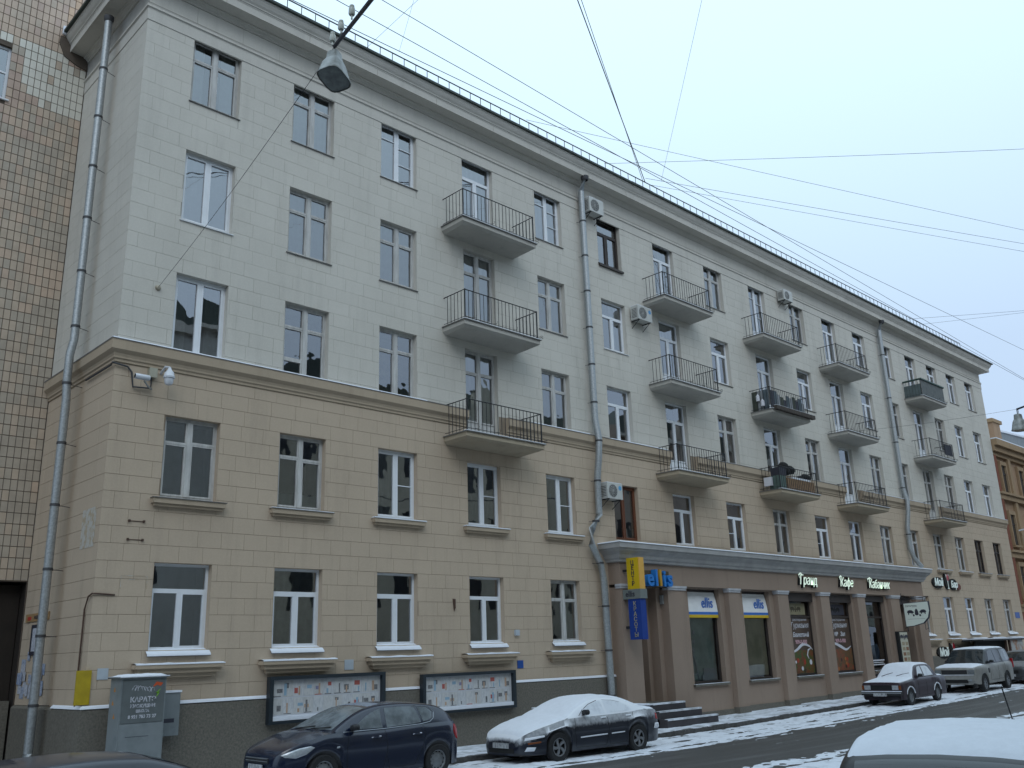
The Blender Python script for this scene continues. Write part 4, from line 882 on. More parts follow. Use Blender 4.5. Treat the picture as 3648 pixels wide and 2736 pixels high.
q = MB(); q.box(8.62, 9.06, -.34, -.09, 1.02, 1.86); q.box(8.61, 9.07, -.35, -.088, 1.86, 1.875, 0); q.box(8.60, 9.08, -.36, -.085, 1.875, 1.915, 1); q.box(8.70, 8.95, -.343, -.34, 1.28, 1.36, 2); solo('meter_box', q, [M_CAB, M_SNOW, M_INK], 'small pale grey box hung on plinth beside the tall cabinet', 'box')

# ------------------------------------------------------------------ newspaper stands
M_BF = pbr('stand_frame', (.018, .026, .034), .45, .1); M_NEWS = [pbr('newsprint_%d' % i, c1, .8, 0, 26, col2=c2, stretch=(1, 1, .35), thr=(.42, .66), detail=2) for i, (c1, c2) in enumerate((((.55, .55, .54), (.46, .46, .47)), ((.53, .525, .52), (.45, .45, .44)), ((.56, .565, .57), (.44, .45, .47))))]
MC = [pbr('ink_red', (.44, .11, .09), .7, .1), pbr('ink_blue', (.16, .18, .34), .7, 0, 30, col2=(.30, .26, .32)), pbr('ink_black', (.09, .09, .10), .7, 0, 30, col2=(.24, .24, .24)), pbr('ink_buff', (.48, .33, .23), .7, .1), pbr('ink_sky', (.28, .41, .52), .7, .1)]
for bi, (a, b, z0, z1, lab) in enumerate(((11.22, 14.46, 1.06, 2.10, 'wall-mounted newspaper display in a dark frame, behind the navy hatchback'), (15.66, 19.02, .98, 1.99, 'wall-mounted newspaper display in a dark frame, between hatchback and snowy sedan'))):
    t = thing('newspaper_stand', lab, 'notice board', ((a+b)/2, -.15, z0), 'newspaper displays on the plinth')
    part('backing', M_BF, t, (a, b, -.13, -.086, z0, z1)); part('frame', M_BF, t, (a, a+.10, -.24, -.13, z0, z1), (b-.10, b, -.24, -.13, z0, z1), (a+.10, b-.10, -.24, -.13, z1-.08, z1), (a+.10, b-.10, -.24, -.13, z0, z0+.07))
    part('frame_snow', M_SNOW, t, (a+.10, b-.10, -.22, -.135, z0+.07, z0+.16)); part('white_sheet', pbr('backing_paper', (.55, .56, .60), .8, .04), t, (a+.10, b-.10, -.137, -.13, z0+.07, z1-.08))
    n = 11; pw = (b-a-.24)/n; rn = random.Random(11)
    for rw in range(2):
        for i in range(n):
            x = a+.12+i*pw; zt_ = z1-.10-rw*.385; zb_ = zt_-.36; q = MB(); q.box(x+.006, x+pw-.006, -.141, -.137, zb_, zt_, 0)
            mi = rn.choice((1, 2, 3, 4, 5, 0, 0, 3)); pz = rn.uniform(.04, .2)
            if mi: xx_ = x+rn.uniform(.02, .13); q.box(xx_, min(x+pw-.01, xx_+rn.uniform(.09, .17)), -.1425, -.141, zt_-pz-rn.uniform(.06, .13), zt_-pz, mi)
            if rn.random() < .85: x2_ = x+rn.uniform(.02, .17); q.box(x2_, x2_+rn.uniform(.03, .07), -.1427, -.141, zb_+.03, zb_+rn.uniform(.1, .3), rn.choice((3, 4, 5, 4, 5)))
            if rn.random() < .4: q.box(x+.03, x+pw-.05, -.1425, -.141, zb_+.008, zb_+.025, rn.choice((1, 3)))
            obj('newspaper_page', q, [M_NEWS[(i+rw) % 3]]+MC, t)

# ------------------------------------------------------------------ cameras on the corner
M_CAMW = pbr('camera_white', (.62, .64, .68), .4, .05)
t = thing('bullet_camera', 'small white bullet security camera on a bent arm under the ledge', 'camera', (7.7, -.3, 8.5))
q = MB(); q.lathe([(.001, -.17), (.06, -.17), (.065, -.1), (.065, .14), (.05, .16), (.001, .16)], 'x', (7.70, -.32, 8.60), 14); obj('body', q, M_CAMW, t, smooth=40)
q = MB(); q.lathe([(.001, -.175), (.05, -.172)], 'x', (7.70, -.32, 8.60), 14); obj('lens', q, M_BLACK, t)
q = MB(); q.tube([(7.75, -.30, 8.53), (7.85, -.28, 8.42), (8.0, -.1, 8.42), (8.0, -.02, 8.48)], .022, 6); obj('arm', q, M_ZINC, t, smooth=50)
t = thing('dome_camera', 'larger white dome security camera hanging from a wall arm', 'camera', (8.25, -.34, 8.5))
q = MB(); q.lathe([(.001, .20), (.03, .20), (.05, .14), (.10, .08), (.115, .0), (.125, -.01), (.125, -.05), (.10, -.06), (.10, -.14), (.07, -.20), (.001, -.22)], 'z', (8.28, -.36, 8.72), 18); obj('dome', q, M_CAMW, t, smooth=40)
q = MB(); q.tube([(8.28, -.36, 8.92), (8.25, -.2, 8.97), (8.22, -.02, 8.85)], .03, 8); q.lathe([(.127, -.012), (.127, -.03)], 'z', (8.28, -.36, 8.72), 18); obj('arm', q, M_CAMW, t, smooth=50)
q = MB(); q.box(7.92, 8.10, -.14, -.013, 8.70, 8.92); solo('junction_box', q, pbr('box_beige', (.40, .38, .30), .6, .08), 'beige junction box between the two security cameras', 'box')
q = MB(); q.tube([(8.0, -.06, 8.70), (8.0, -.06, 8.45), (7.6, -.06, 8.42), (7.55, -.06, 8.75), (7.45, -.06, 8.86), (7.1, -.07, 8.90), (XC-.06, .1, 8.88), (XC-.06, 1.6, 8.88)], .022, 6); solo('camera_conduit', q, M_ZINCD, 'grey cable conduit running to the security cameras below the ledge', 'conduit', smooth=50)

# ------------------------------------------------------------------ air conditioners
M_AC = pbr('aircon_casing', (.52, .52, .49), .5, .08); M_ACG = pbr('aircon_grille', (.09, .09, .09), .6, .1)
def aircon(x0, x1, z0, z1, label, y1=-.08, y0=-.42, badge=None):
    t = thing('air_conditioner', label, 'air conditioner', ((x0+x1)/2, -.25, z0), 'outdoor air-conditioner units')
    part('casing', M_AC, t, (x0, x1, y0, y1, z0, z1)); h = z1-z0; r_ = h*.40; cx, cz = x0+r_+.08, (z0+z1)/2
    q = MB(); q.lathe([(.001, -.006), (r_, -.006), (r_+.01, .0)], 'y', (cx, y0, cz), 24); obj('fan_opening', q, M_ACG, t, smooth=40)
    q = MB()
    for k in range(1, 5): q.lathe([(r_*k/4-.006, -.010), (r_*k/4+.002, -.010), (r_*k/4+.002, -.005)], 'y', (cx, y0, cz), 20)
    for k in range(6): a_ = k*math.pi/6; q.tube([(cx-r_*math.cos(a_), y0-.009, cz-r_*math.sin(a_)), (cx+r_*math.cos(a_), y0-.009, cz+r_*math.sin(a_))], .003, 4)
    obj('fan_guard', q, M_AC, t)
    q = MB()
    for k in range(7): q.box(x0-.006, x0-.001, y0+.06, y1-.05, z0+.08+k*(h-.16)/7, z0+.10+k*(h-.16)/7)
    obj('side_vents', q, M_ACG, t)
    if badge: q = MB(); q.lathe([(.001, -.004), (.08, -.004)], 'y', (x1-.13, y0, z1-.15), 16); obj('badge', q, badge, t)
    q = MB()
    for xx in (x0+.1, x1-.1): q.box(xx-.015, xx+.015, y0+.02, .0, z0-.03, z0-.002); q.tube([(xx, y0+.06, z0-.03), (xx, -.01, z0-.28)], .012, 5)
    obj('bracket', q, M_IRON, t); part('top_snow', M_SNOW, t, (x0+.01, x1-.01, y0+.01, y1-.01, z1, z1+.02))
aircon(23.32, 24.10, 17.86, 18.42, 'air conditioner hung beside the drainpipe under the roof cornice')
aircon(25.72, 26.56, 14.22, 14.76, 'air conditioner next to a balcony on the fourth floor', badge=pbr('badge_blue', (.1, .3, .55), .5, .05))
aircon(36.85, 37.62, 17.80, 18.28, 'air conditioner above a top-floor window between two balconies')
aircon(23.34, 24.12, 7.30, 7.83, 'air conditioner with a round blue badge beside the red-brown window', badge=pbr('badge_sky', (.08, .33, .60), .5, .05))

# ------------------------------------------------------------------ things kept on balconies
def bal(c, r): return COLS[c-1]-.88, COLS[c-1]+2.26, ROWS[r][0]-.96
xa, xb, zt = bal(9, 4); rn = random.Random(6)
t = thing('stored_boards', 'dark boards and white cans stacked behind the railing of a balcony', 'boards', ((xa+xb)/2, -.9, zt+.03))
cols = [M_INK, pbr('board_slate', (.10, .13, .15), .7, .2), pbr('board_grey', (.28, .29, .30), .8, .15), pbr('board_olive', (.07, .08, .06), .8, .2)]
for k in range(11):
    x = xa+.2+k*.25; part('board', cols[k % 4], t, (x, x+.24, -.93+.004*(k % 3), -.90, zt+.05, zt+rn.uniform(.6, .93)))
for k in range(3): part('board', cols[(k+1) % 4], t, (xa+.09, xa+.115, -.85+k*.26, -.6+k*.26, zt+.05, zt+.9))
q = MB()
for (y, z) in ((-.6, .2), (-.4, .45)): q.lathe([(.001, 0), (.08, 0), (.08, .22), (.03, .27), (.03, .3)], 'z', (xa+.03, y, zt+z), 12)
obj('can', q, M_PWHITE, t, smooth=40)
q = MB(); q.box(xa+.1, xb+.15, -1.20, -1.04, zt-.02, zt+.15); q.box(xa+.12, xb+.1, -1.18, -1.06, zt+.15, zt+.17, 1); solo('plank_planter', q, [pbr('old_plank', (.07, .055, .045), .9, .25, 8), M_SNOWD], 'long weathered plank box hung outside a balcony railing', 'planter')
xa, xb, zt = bal(9, 3)
t = thing('stored_junk', 'boxes, dark bags and planks heaped on a third-floor balcony', 'boxes', ((xa+xb)/2, -.8, zt+.03))
part('tank', pbr('tank_green', (.10, .15, .13), .6, .15), t, (xa+.12, xa+.62, -.93, -.45, zt+.05, zt+.60)); part('crate', M_INK, t, (xa+.2, xa+.7, -.92, -.5, zt+.62, zt+.95)); part('planks', pbr('plank_tan', (.25, .15, .08), .85, .2, 6), t, (xa+.75, xb-.2, -.93, -.86, zt+.05, zt+.55)); part('bundle_snow', M_SNOW, t, (xa+1.2, xb-.45, -.9, -.5, zt+.56, zt+.64))
for (x, y, z, s_) in ((xa+.9, -.75, .85, .28), (xa+1.35, -.7, .95, .30), (xa+1.1, -.6, 1.12, .26), (xb-.5, -.7, .75, .27), (xb-.75, -.6, .68, .22)):
    q = MB(); q.lathe([(.001, -.8), (.7, -.7), (1, -.2), (.9, .35), (.5, .75), (.1, .85), (.001, .85)], 'z', (0, 0, 0), 12); q.v = [(x+a*s_*(1+.15*fbm(a*2, b*2, c_)), y+b*s_*.8, zt+z+c_*s_*.75*(1+.2*fbm(b, c_*2, a))) for a, b, c_ in q.v]; obj('bag', q, M_BLACK, t, smooth=60)
part('washing_machine', M_PWHITE, t, (xa+.0-.02, xa+.10, -.62, -.28, zt+.2, zt+.55))
xa, xb, zt = bal(14, 5)
t = thing('balcony_screen', 'green-capped sheet panels screening a top-floor balcony', 'screen', ((xa+xb)/2, -1, zt))
part('panel', pbr('sheet_grey', (.115, .125, .12), .7, .2, 5), t, (xa+.08, xb-.08, -1.0, -.99, zt+.05, zt+.94)); part('panel', pbr('sheet_dark', (.10, .13, .13), .6, .15), t, (xa+.06, xa+.075, -.95, -.05, zt+.05, zt+.7)); part('cap', pbr('cap_green', (.02, .06, .045), .5, .15), t, (xa+.02, xb-.02, -1.06, -.9, zt+.93, zt+1.0), (xa+.02, xa+.16, -.9, -.02, zt+.93, zt+1.0))
xa, xb, zt = bal(14, 4)
q = MB(); q.box(xb-1.1, xb-.1, -.95, -.92, zt+.3, zt+.9); solo('railing_cloth', q, M_INK, 'dark cloth sheet tied inside the railing of a balcony above the bar sign', 'cloth')

q = MB(); ch_ = .012
for (x0_, x1_, z0_, z1_) in ((7.72, 8.28, 4.28, 4.28+ch_), (8.28, 8.28+ch_, 4.02, 4.29), (7.72, 7.72+ch_, 4.0, 4.29), (7.9, 8.1, 4.2, 4.2+ch_)): q.box(x0_, x1_, -.0150, -.0125, z0_, z1_)
solo('chalk_outline', q, M_PAINT, 'faint white painted outline left by a removed plate on the tan wall', 'paint')

# ================================================================== TILED HOUSE (left neighbour, set back)
TY = RET; TX0, TX1 = -6.0, XC-.02; TZ1 = 24.0
tiled = thing('tiled_house', 'tall neighbouring house faced with small peach ceramic tiles above a dark gateway', 'building', (0, 6, 0))
TH = [(3.95, 5.27, 16.95, 18.55), (3.95, 5.27, 12.3, 13.9), (3.95, 5.27, 7.6, 9.2), (-3.0, 7.16, -.5, 4.46)]
xs = sorted({TX0, TX1}|{h[0] for h in TH}|{h[1] for h in TH}); zs = sorted({-.5, TZ1}|{h[2] for h in TH}|{h[3] for h in TH})
M_GROUT = pbr('tile_grout', (.12, .095, .075), .95, .15)
q = MB()
for i in range(len(xs)-1):
    for j in range(len(zs)-1):
        cx, cz = (xs[i]+xs[i+1])/2, (zs[j]+zs[j+1])/2
        if any(h[0] < cx < h[1] and h[2] < cz < h[3] for h in TH): continue
        q.quad((xs[i], TY, zs[j]), (xs[i+1], TY, zs[j]), (xs[i+1], TY, zs[j+1]), (xs[i], TY, zs[j+1]))
q.quad((TX0, TY, -.5), (TX0, TY+9, -.5), (TX0, TY+9, TZ1), (TX0, TY, TZ1)); q.quad((TX0, TY, TZ1), (XC+2, TY, TZ1), (XC+2, TY+9, TZ1), (TX0, TY+9, TZ1)); q.quad((TX1, TY, 19.0), (XC+2, TY, 19.0), (XC+2, TY, TZ1), (TX1, TY, TZ1))
obj('wall', q, M_GROUT, tiled, fix=False)
MT = [pbr('tile_peach', (.55, .42, .32), .5, .10, 2.5), pbr('tile_tan', (.52, .42, .325), .5, .10, 2.5), pbr('tile_grey', (.45, .385, .31), .5, .10, 2.5), pbr('tile_orange', (.57, .40, .27), .5, .10, 2.5), pbr('tile_white', (.66, .63, .55), .4, .06, 2.5), pbr('tile_pink', (.50, .37, .295), .5, .10, 2.5)]
TW, TL = .160, .268
tiles = []
rn = random.Random(12)
k = 0
for iz in range(int((TZ1-4.46)/TL)):
    z = 4.48+iz*TL
    for ix in range(int((TX1-1.2)/TW)+13):
        x = TX1-.01-(ix+1)*TW
        if x < .8 or (z > 19.2 and x > TX1): continue
        if any(h[0]-.02 < x+TW/2 < h[1]+.02 and h[2]-.05 < z+TL/2 < h[3]+.02 for h in TH): continue
        n = fbm(x*.55, z*.18, 3)+.35*fbm(x*1.6, z*.5, 9)
        white = (17.05+.0*x < z < 18.75 and x > 5.42 and not (z < 17.3 and x < 5.9) and not(z > 18.5 and x > 6.6)) or (18.5 < z < 18.8 and x > 4.2 and x < 6.6)
        if white: mi = 4 if rn.random() < .86 else rn.choice((1, 2))
        elif z > 18.8: mi = (3 if n > .42 else 0 if n > -.25 else 1) if rn.random() < .8 else rn.choice((0, 1, 5))
        elif z > 15.8: mi = rn.choice((5, 5, 0, 2)) if n > -.1 else rn.choice((2, 1, 0))
        else: mi = rn.choice((1, 1, 2, 0)) if n > .05 else rn.choice((2, 2, 1))
        tiles.append((x, z, mi))
tme = []
for m in MT:
    q = MB(); g = .007; t = .012; q.add([(g, 0, g), (TW-g, 0, g), (TW-g, 0, TL-g), (g, 0, TL-g), (g+.004, -t, g+.004), (TW-g-.004, -t, g+.004), (TW-g-.004, -t, TL-g-.004), (g+.004, -t, TL-g-.004)], [(4, 5, 6, 7), (0, 1, 5, 4), (1, 2, 6, 5), (2, 3, 7, 6), (3, 0, 4, 7)])
    e = mesh('tile', q, fix=False); e.materials.append(m); tme.append((e, q))
vis = lambda t: (0 if t[0] > 4.9-(.0) else 10)+math.dist((t[0], TY, t[1]), CAM)*.01
tiles.sort(key=vis)
for x, z, mi in tiles[:300]:
    o = link('tile', tme[mi][0], None, tiled); o.location = (x, TY, z)
q = MB()
for x, z, mi in tiles[300:]: q.add([(a+x, b+TY, c+z) for a, b, c in tme[mi][1].v], tme[mi][1].f, mi)
o = obj('tiles', q, MT, tiled, fix=False); o['kind'] = 'stuff'
for (a, b, c, d) in TH[:3]:
    q = MB(); s = .07; y = TY+.08
    q.box(a, a+s, y, y+.06, c, d); q.box(b-s, b, y, y+.06, c, d); q.box(a+s, b-s, y, y+.06, d-s, d); q.box(a+s, b-s, y, y+.06, c, c+s); q.box(a+s, b-s, y, y+.05, lerp(c, d, .52)-.025, lerp(c, d, .52)+.025); q.box((a+b)/2-.03, (a+b)/2+.03, y, y+.06, c+s, d-s)
    w = obj('window', q, M_PVC, tiled)
    for (u0, u1) in ((a+s, (a+b)/2-.03), ((a+b)/2+.03, b-s)):
        q = MB(); q.quad((u0, y+.03, c+s), (u1, y+.03, c+s), (u1, y+.03, d-s), (u0, y+.03, d-s)); obj('pane', q, M_GL, w, fix=False)
    q = MB(); q.box(a-.3, b+.3, y+.9, y+1, c-.3, d+.3); obj('room', q, M_ROOM, w); part('sill', M_PVC, w, (a-.06, b+.06, TY-.07, y, c-.04, c))
    q = MB(); y1 = y+.9
    for aa, bb in (((a, c), (b, c)), ((b, c), (b, d)), ((b, d), (a, d)), ((a, d), (a, c))): q.quad((aa[0], TY-.01, aa[1]), (bb[0], TY-.01, bb[1]), (bb[0], y1, bb[1]), (aa[0], y1, aa[1]))
    obj('reveal', q, M_GROUT, w, fix=False)
gt = MB(); gx0, gx1, gz1, gy = -3.0, 7.16, 4.46, TY+2.2
for qd in (((gx0, gy, -.3), (gx1, gy, -.3), (gx1, gy, gz1), (gx0, gy, gz1)), ((gx0, TY, gz1), (gx1, TY, gz1), (gx1, gy, gz1), (gx0, gy, gz1)), ((gx0, TY, -.3), (gx0, gy, -.3), (gx0, gy, gz1), (gx0, TY, gz1)), ((gx1, TY, -.3), (gx1, gy, -.3), (gx1, gy, gz1), (gx1, TY, gz1))): gt.quad(*qd)
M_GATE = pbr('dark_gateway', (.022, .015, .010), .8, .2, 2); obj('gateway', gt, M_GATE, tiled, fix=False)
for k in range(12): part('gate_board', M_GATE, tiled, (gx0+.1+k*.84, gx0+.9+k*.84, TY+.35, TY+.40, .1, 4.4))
part('gateway_plinth', M_PLINTH, tiled, (5.9, 7.1, TY+.1, TY+.33, -.3, 1.75))
# dark mortar stain where the two houses meet, roof corner flashing
q = MB(); q.poly([(6.62, 19.5), (6.40, 19.5), (6.38, 19.28), (6.55, 18.9), (6.9, 18.75), (7.18, 18.7), (7.18, 19.0), (6.9, 19.3)], TY-.05, TY-.013); obj('mortar_smear', q, M_GROUT, tiled)
q = MB(); q.box(6.42, 6.66, TY-.12, TY-.05, 19.55, 19.8); solo('flashing_scrap', q, M_SNOW, 'white sheet-metal scrap where the roof edge meets the tiled wall', 'flashing')

# ================================================================== FAR HOUSE (orange brick) and roofs behind
M_BRK = masonry('orange_brick', (.38, .255, .165), (.25, .17, .115), 1.2, 1.2); M_BRKT = masonry('brick_trim', (.36, .25, .15), (.20, .15, .11), 1.5)
far = thing('brick_house', 'old orange brick house with trim bands standing beyond the stone house', 'building', (75, 3, 0))
FX0, FX1, FZ = 62.05, 90.0, 14.4
part('wall', M_BRK, far, (FX0, FX1, .25, 11, -.3, FZ)); part('cornice', M_BRKT, far, (FX0+.0, FX1, -.35, .25, FZ-.15, FZ+.25), (FX0, FX1, -.15, .25, FZ-.5, FZ-.15), (FX0, FX1, .05, .25, FZ-.75, FZ-.5)); part('roof_snow', M_SNOW, far, (FX0, FX1, -.35, 2, FZ+.25, FZ+.32))
for z in (11.15, 7.5, 4.2): part('trim_band', M_BRKT, far, (FX0, FX1, -.02, .25, z-.32, z+.0), (FX0, FX1, -.14, .25, z, z+.14))
for bx in range(8):
    x = FX0+1.35+bx*3.2
    for z0, z1 in ((11.45, 13.15), (8.1, 9.95), (4.8, 6.7), (1.4, 3.4)):
        w = part('window', M_BRKT, far, (x-.12, x+.02, .08, .24, z0-.1, z1+.25), (x+.88, x+1.02, .08, .24, z0-.1, z1+.25), (x+.02, x+.88, .08, .24, z1, z1+.25), (x-.1, x+1.0, .02, .24, z0-.22, z0-.1))
        part('pane', pbr('far_pane', (.03, .035, .04), .1, .1, spec=.8), w, (x+.02, x+.88, .2, .247, z0-.1, z1)); part('frame', M_BROWN, w, (x+.42, x+.48, .17, .2, z0-.1, z1), (x+.02, x+.88, .17, .2, lerp(z0, z1, .66), lerp(z0, z1, .66)+.06))
    part('pier', M_BRKT, far, (x+1.35, x+1.75, .05, .25, -.2, FZ-.75))
q = MB(); q.box(FX0+.02, FX0+.45, .0, .25, -.2, FZ-.75); obj('quoin_strip', q, masonry('red_brick', (.22, .08, .05), (.14, .06, .04)), far)
t = part('firewall', M_BRK, far, (71.2, 72.6, 2.6, 6, FZ, 18.0)); part('firewall_cap', M_BRKT, t, (71.1, 72.9, 2.5, 6.1, 17.7, 17.95))
q = MB(); q.lathe([(.10, 0), (.16, .05), (.16, .3), (.1, .36)], 'y', (64.6, -.9, 9.1), 12); q.tube([(64.6, -.7, 9.1), (64.4, .25, 8.95)], .05, 6); solo('wall_lamp', q, M_CAMW, 'white lamp on a bracket of the brick house', 'lamp', smooth=40)
gh = thing('metal_roofed_house', 'distant house with a grey sheet-metal mansard roof edged with snow', 'building', (100, 14, 0))
part('wall', M_BRK, gh, (82, 120, 6.0, 20, -.3, 18.3)); q = MB(); q.poly([(80.5, 18.3), (122, 18.3), (122, 21.4), (80.5, 19.3)], 6.3, 12); obj('roof', q, pbr('sheet_roof', (.20, .215, .225), .6, .1), gh)
q = MB(); q.poly([(80.5, 19.3), (122, 21.4), (122, 21.6), (80.5, 19.45)], 6.2, 12); obj('roof_snow', q, M_SNOW, gh); q = MB(); q.box(81, 96, 5.6, 6.3, 18.25, 18.4); obj('eaves_snow', q, M_SNOW, gh)
for k in range(9): part('window', pbr('far_pane', (.03, .035, .04), .1), gh, (83+k*3.8, 84.2+k*3.8, 5.93, 5.99, 15, 17))

# ================================================================== HOUSES ACROSS THE STREET (seen mirrored in the panes)
def opp(name, label, x0, x1, h, m, gable=0):
    t = thing(name, label, 'building', ((x0+x1)/2, -28, 0), 'houses across the street')
    part('wall', m, t, (x0, x1, -34, -23.5, -.3, h)); part('cornice', M_CORN, t, (x0, x1, -23.5, -23.1, h-.4, h))
    q = MB(); q.poly([(x0, h), (x1, h), (x1-3, h+2.0), (x0+3, h+2.0)], -33, -24.2); obj('roof', q, M_ROOF, t)
    if gable: q = MB(); q.poly([(gable-3, h), (gable+3, h), (gable+2, h+2.2), (gable, h+3.4), (gable-2, h+2.2)], -24.4, -23.45); obj('gable', q, m, t)
    n = int((x1-x0)/3.2)
    for r in range(4):
        for i in range(n):
            x = x0+1.0+i*3.2; z = 1.4+r*(h-2)/4
            part('window', pbr('opposite_pane', (.03, .035, .04), .12, .1), t, (x, x+1.2, -23.52, -23.485, z, z+1.9))
            # window trim
    return t
opp('opposite_house', 'cream house across the street with a green roof', -34, -6, 18.0, masonry('cream_render', (.52, .50, .44), (.40, .38, .33)), -20)
opp('opposite_house', 'grey house across the street with a stepped gable', -5.9, 22, 19.5, masonry('grey_render', (.52, .51, .47), (.38, .37, .34)), 9)
opp('opposite_house', 'ochre house across the street, lower than its grey neighbour', 22.1, 52, 17.0, masonry('ochre_render', (.50, .46, .37), (.38, .35, .28)), 40)
opp('opposite_house', 'brownish house across the street beyond the ochre one', 52.1, 90, 19.0, masonry('brown_render', (.40, .33, .28), (.30, .25, .21)), 66)

# ================================================================== WIRES AND STREET LAMPS
M_WIRE = pbr('wire', (.05, .05, .06), .6, 0)
c2 = crop(900, 0); cA = crop(1800, 400); cB = crop(2728, 900); V = lambda x, y: (x*PW/2212, y*PW/2212)
def cross_wire(a, b, r, label, ztarget=18.0):
    P = at_y(a, -.4); best = None
    for k in range(20, 200):
        yb = -k*.1; Q = at_y(b, yb); t = (-23.4+.4)/(yb+.4); z = P.z+(Q.z-P.z)*t
        if best is None or abs(z-ztarget) < best[0]: best = (abs(z-ztarget), P+(Q-P)*t)
    E_ = best[1]; pts = [P.lerp(E_, i/24)-Vector((0, 0, .16*math.sin(math.pi*i/24))) for i in range(25)]
    q = MB(); q.tube(pts, r, 5); solo('overhead_wire', q, M_WIRE, label, 'wire', 'wires crossing the street')
WL = ['thicker of two cables rising steeply together from behind the roof box', 'thinner of two cables rising steeply together from behind the roof box', 'lone faint wire rising steeply beside the pair of cables', 'slanting wire crossing another at the roof edge near the hanging lamp', 'steeper faint wire crossing another at the roof edge near the hanging lamp', 'gently falling wire from the roof over the fourth window column', 'nearly level wire from the roof left of the rusty box', 'upper of two nearly parallel wires falling from the rusty roof box', 'lower of two nearly parallel wires falling from the rusty roof box', 'upper of two short wires rising from the far end of the roof', 'lower of two short wires rising from the far end of the roof']
for L_, (a, b, r) in zip(WL, ((V(1393, 392), V(1250, 0), .016), (V(1389, 392), V(1258, 0), .010), (V(1428, 392), V(1513, 0), .005), (V(790, 105), V(898, 0), .005), (V(862, 112), V(893, 0), .004), (cA(180, 65), (3648, 809), .007), (cA(850, 440), (3648, 516), .007), (cA(1200, 565), (3648, 858), .008), (cA(1230, 620), (3648, 886), .007), (cB(1210, 570), (3648, 1100), .008), (cB(1330, 615), (3648, 1107), .007))):
    cross_wire(a, b, r, L_)
YL = -10.5
for nm, a, b, r in (('lowest', c2(340, 0), c2(1270, 445), .0055), ('middle', c2(720, 0), cA(2212, 1060), .0055), ('highest', c2(1110, 0), cB(2212, 1080), .0055)):
    P, Q = at_y(a, YL), at_y(b, YL); d = (Q-P)/(Q.x-P.x); z0 = P.z+(-8-P.x)*d.z
    q = MB(); q.tube([(x, YL, P.z+(x-P.x)*d.z) for x in range(-8, 100, 3)], r, 5)
    solo('street_wire', q, M_WIRE, 'long wire running along the street, %s of the three past the lamp' % nm, 'wire', 'wires along the street')
M_LAMP = pbr('lamp_shell', (.30, .31, .30), .5, 0, 7, metal=.3, col2=(.14, .14, .125)); M_LENS = pbr('lamp_glass', (.20, .22, .21), .2, .3, 9, spec=.7); M_PORC = pbr('porcelain', (.62, .64, .58), .3, .06)
def street_lamp(top, anchor, far_end, s, label, tilt, ins, grp):
    """lamp hung from a cable; top = hanging point"""
    t = thing('hanging_lamp', label, 'street lamp', (top[0], top[1], top[2]-1.0*s), grp)
    T = Vector(top)
    dn = Vector((math.cos(tilt[1])*math.sin(tilt[0]), math.sin(tilt[1])*math.sin(tilt[0]), -math.cos(tilt[0]))); rot = Vector((0, 0, -1)).rotation_difference(dn).to_matrix() @ Matrix.Rotation(tilt[2], 3, 'Z')   # lens leans by tilt[0] towards heading tilt[1]
    def put(q): q.v = [tuple(T+rot @ (Vector(p)*s)) for p in q.v]; return q
    def ring(a, b, z, rad=.0): # rounded rectangle
        return [(a*c0 if abs(c0) < .99 else a*c0, b*s0, z) for c0, s0 in [(math.copysign(abs(math.cos(k*math.pi/8+.196))**.55, math.cos(k*math.pi/8+.196)), math.copysign(abs(math.sin(k*math.pi/8+.196))**.55, math.sin(k*math.pi/8+.196))) for k in range(16)]]
    rings = [ring(.10, .10, -.22), ring(.15, .14, -.25), ring(.175, .16, -.46), ring(.20, .18, -.49), ring(.26, .22, -.60), ring(.36, .27, -.92), ring(.39, .29, -.97), ring(.39, .29, -1.0)]
    q = MB(); vs = [v for rg in rings for v in rg]; q.add(vs, [(i*16+k, i*16+(k+1) % 16, (i+1)*16+(k+1) % 16, (i+1)*16+k) for i in range(len(rings)-1) for k in range(16)]+[tuple(range(16))]); obj('shade', put(q), M_LAMP, t, smooth=35)
    q = MB(); q.add(ring(.365, .268, -.985), [tuple(range(16))]); obj('lens', put(q), M_LENS, t)
    q = MB(); q.tube([(0, 0, .02), (0, 0, -.23)], .02, 6); q.tube([(.1, 0, -.02), (.12, 0, -.15), (.04, .05, -.26)], .012, 6); obj('hanger', put(q), M_IRON, t)
    A_, F_ = Vector(anchor), Vector(far_end)
    q = MB(); q.tube([T, T.lerp(F_, .5)-Vector((0, 0, .1)), F_], .045*s if ins else .03, 7); obj('support_bar', q, M_INK, t)
    q = MB(); q.tube([A_.lerp(T, i/10)-Vector((0, 0, .10*math.sin(math.pi*i/10))) for i in range(11)], .0045, 5); obj('stay_cable', q, M_WIRE, t)
    for d in ins:
        P = T.lerp(F_, d); q = MB(); q.lathe([(.001, .30), (.05, .29), (.055, .25), (.045, .235), (.065, .22), (.07, .09), (.055, .06), (.02, .06), (.02, -.04)], 'z', (P.x-.09*s, P.y+.05, P.z+.03), 14); q.v = [(P.x+(x-P.x)*s, P.y+(y-P.y)*s, P.z+(z-P.z)*s) for x, y, z in q.v]; obj('insulator', q, M_PORC, t, smooth=40)
    return t
Lp = at_y((1192, 165), YL); Fp = at_y((1330, -18), -12.4); Fd = (Fp-Lp)/(Fp.y-Lp.y)
street_lamp(Lp, at_y((562, 1026), -.02), Lp+Fd*(-23.4-Lp.y)*1.0, .62, 'grey hanging street lamp with porcelain insulators on a cable bar', (R(-10), R(60), R(25)), (.005, .042, .085), 'street lamps hung over the road')
Lq = at_y((3622, 1458), YL)
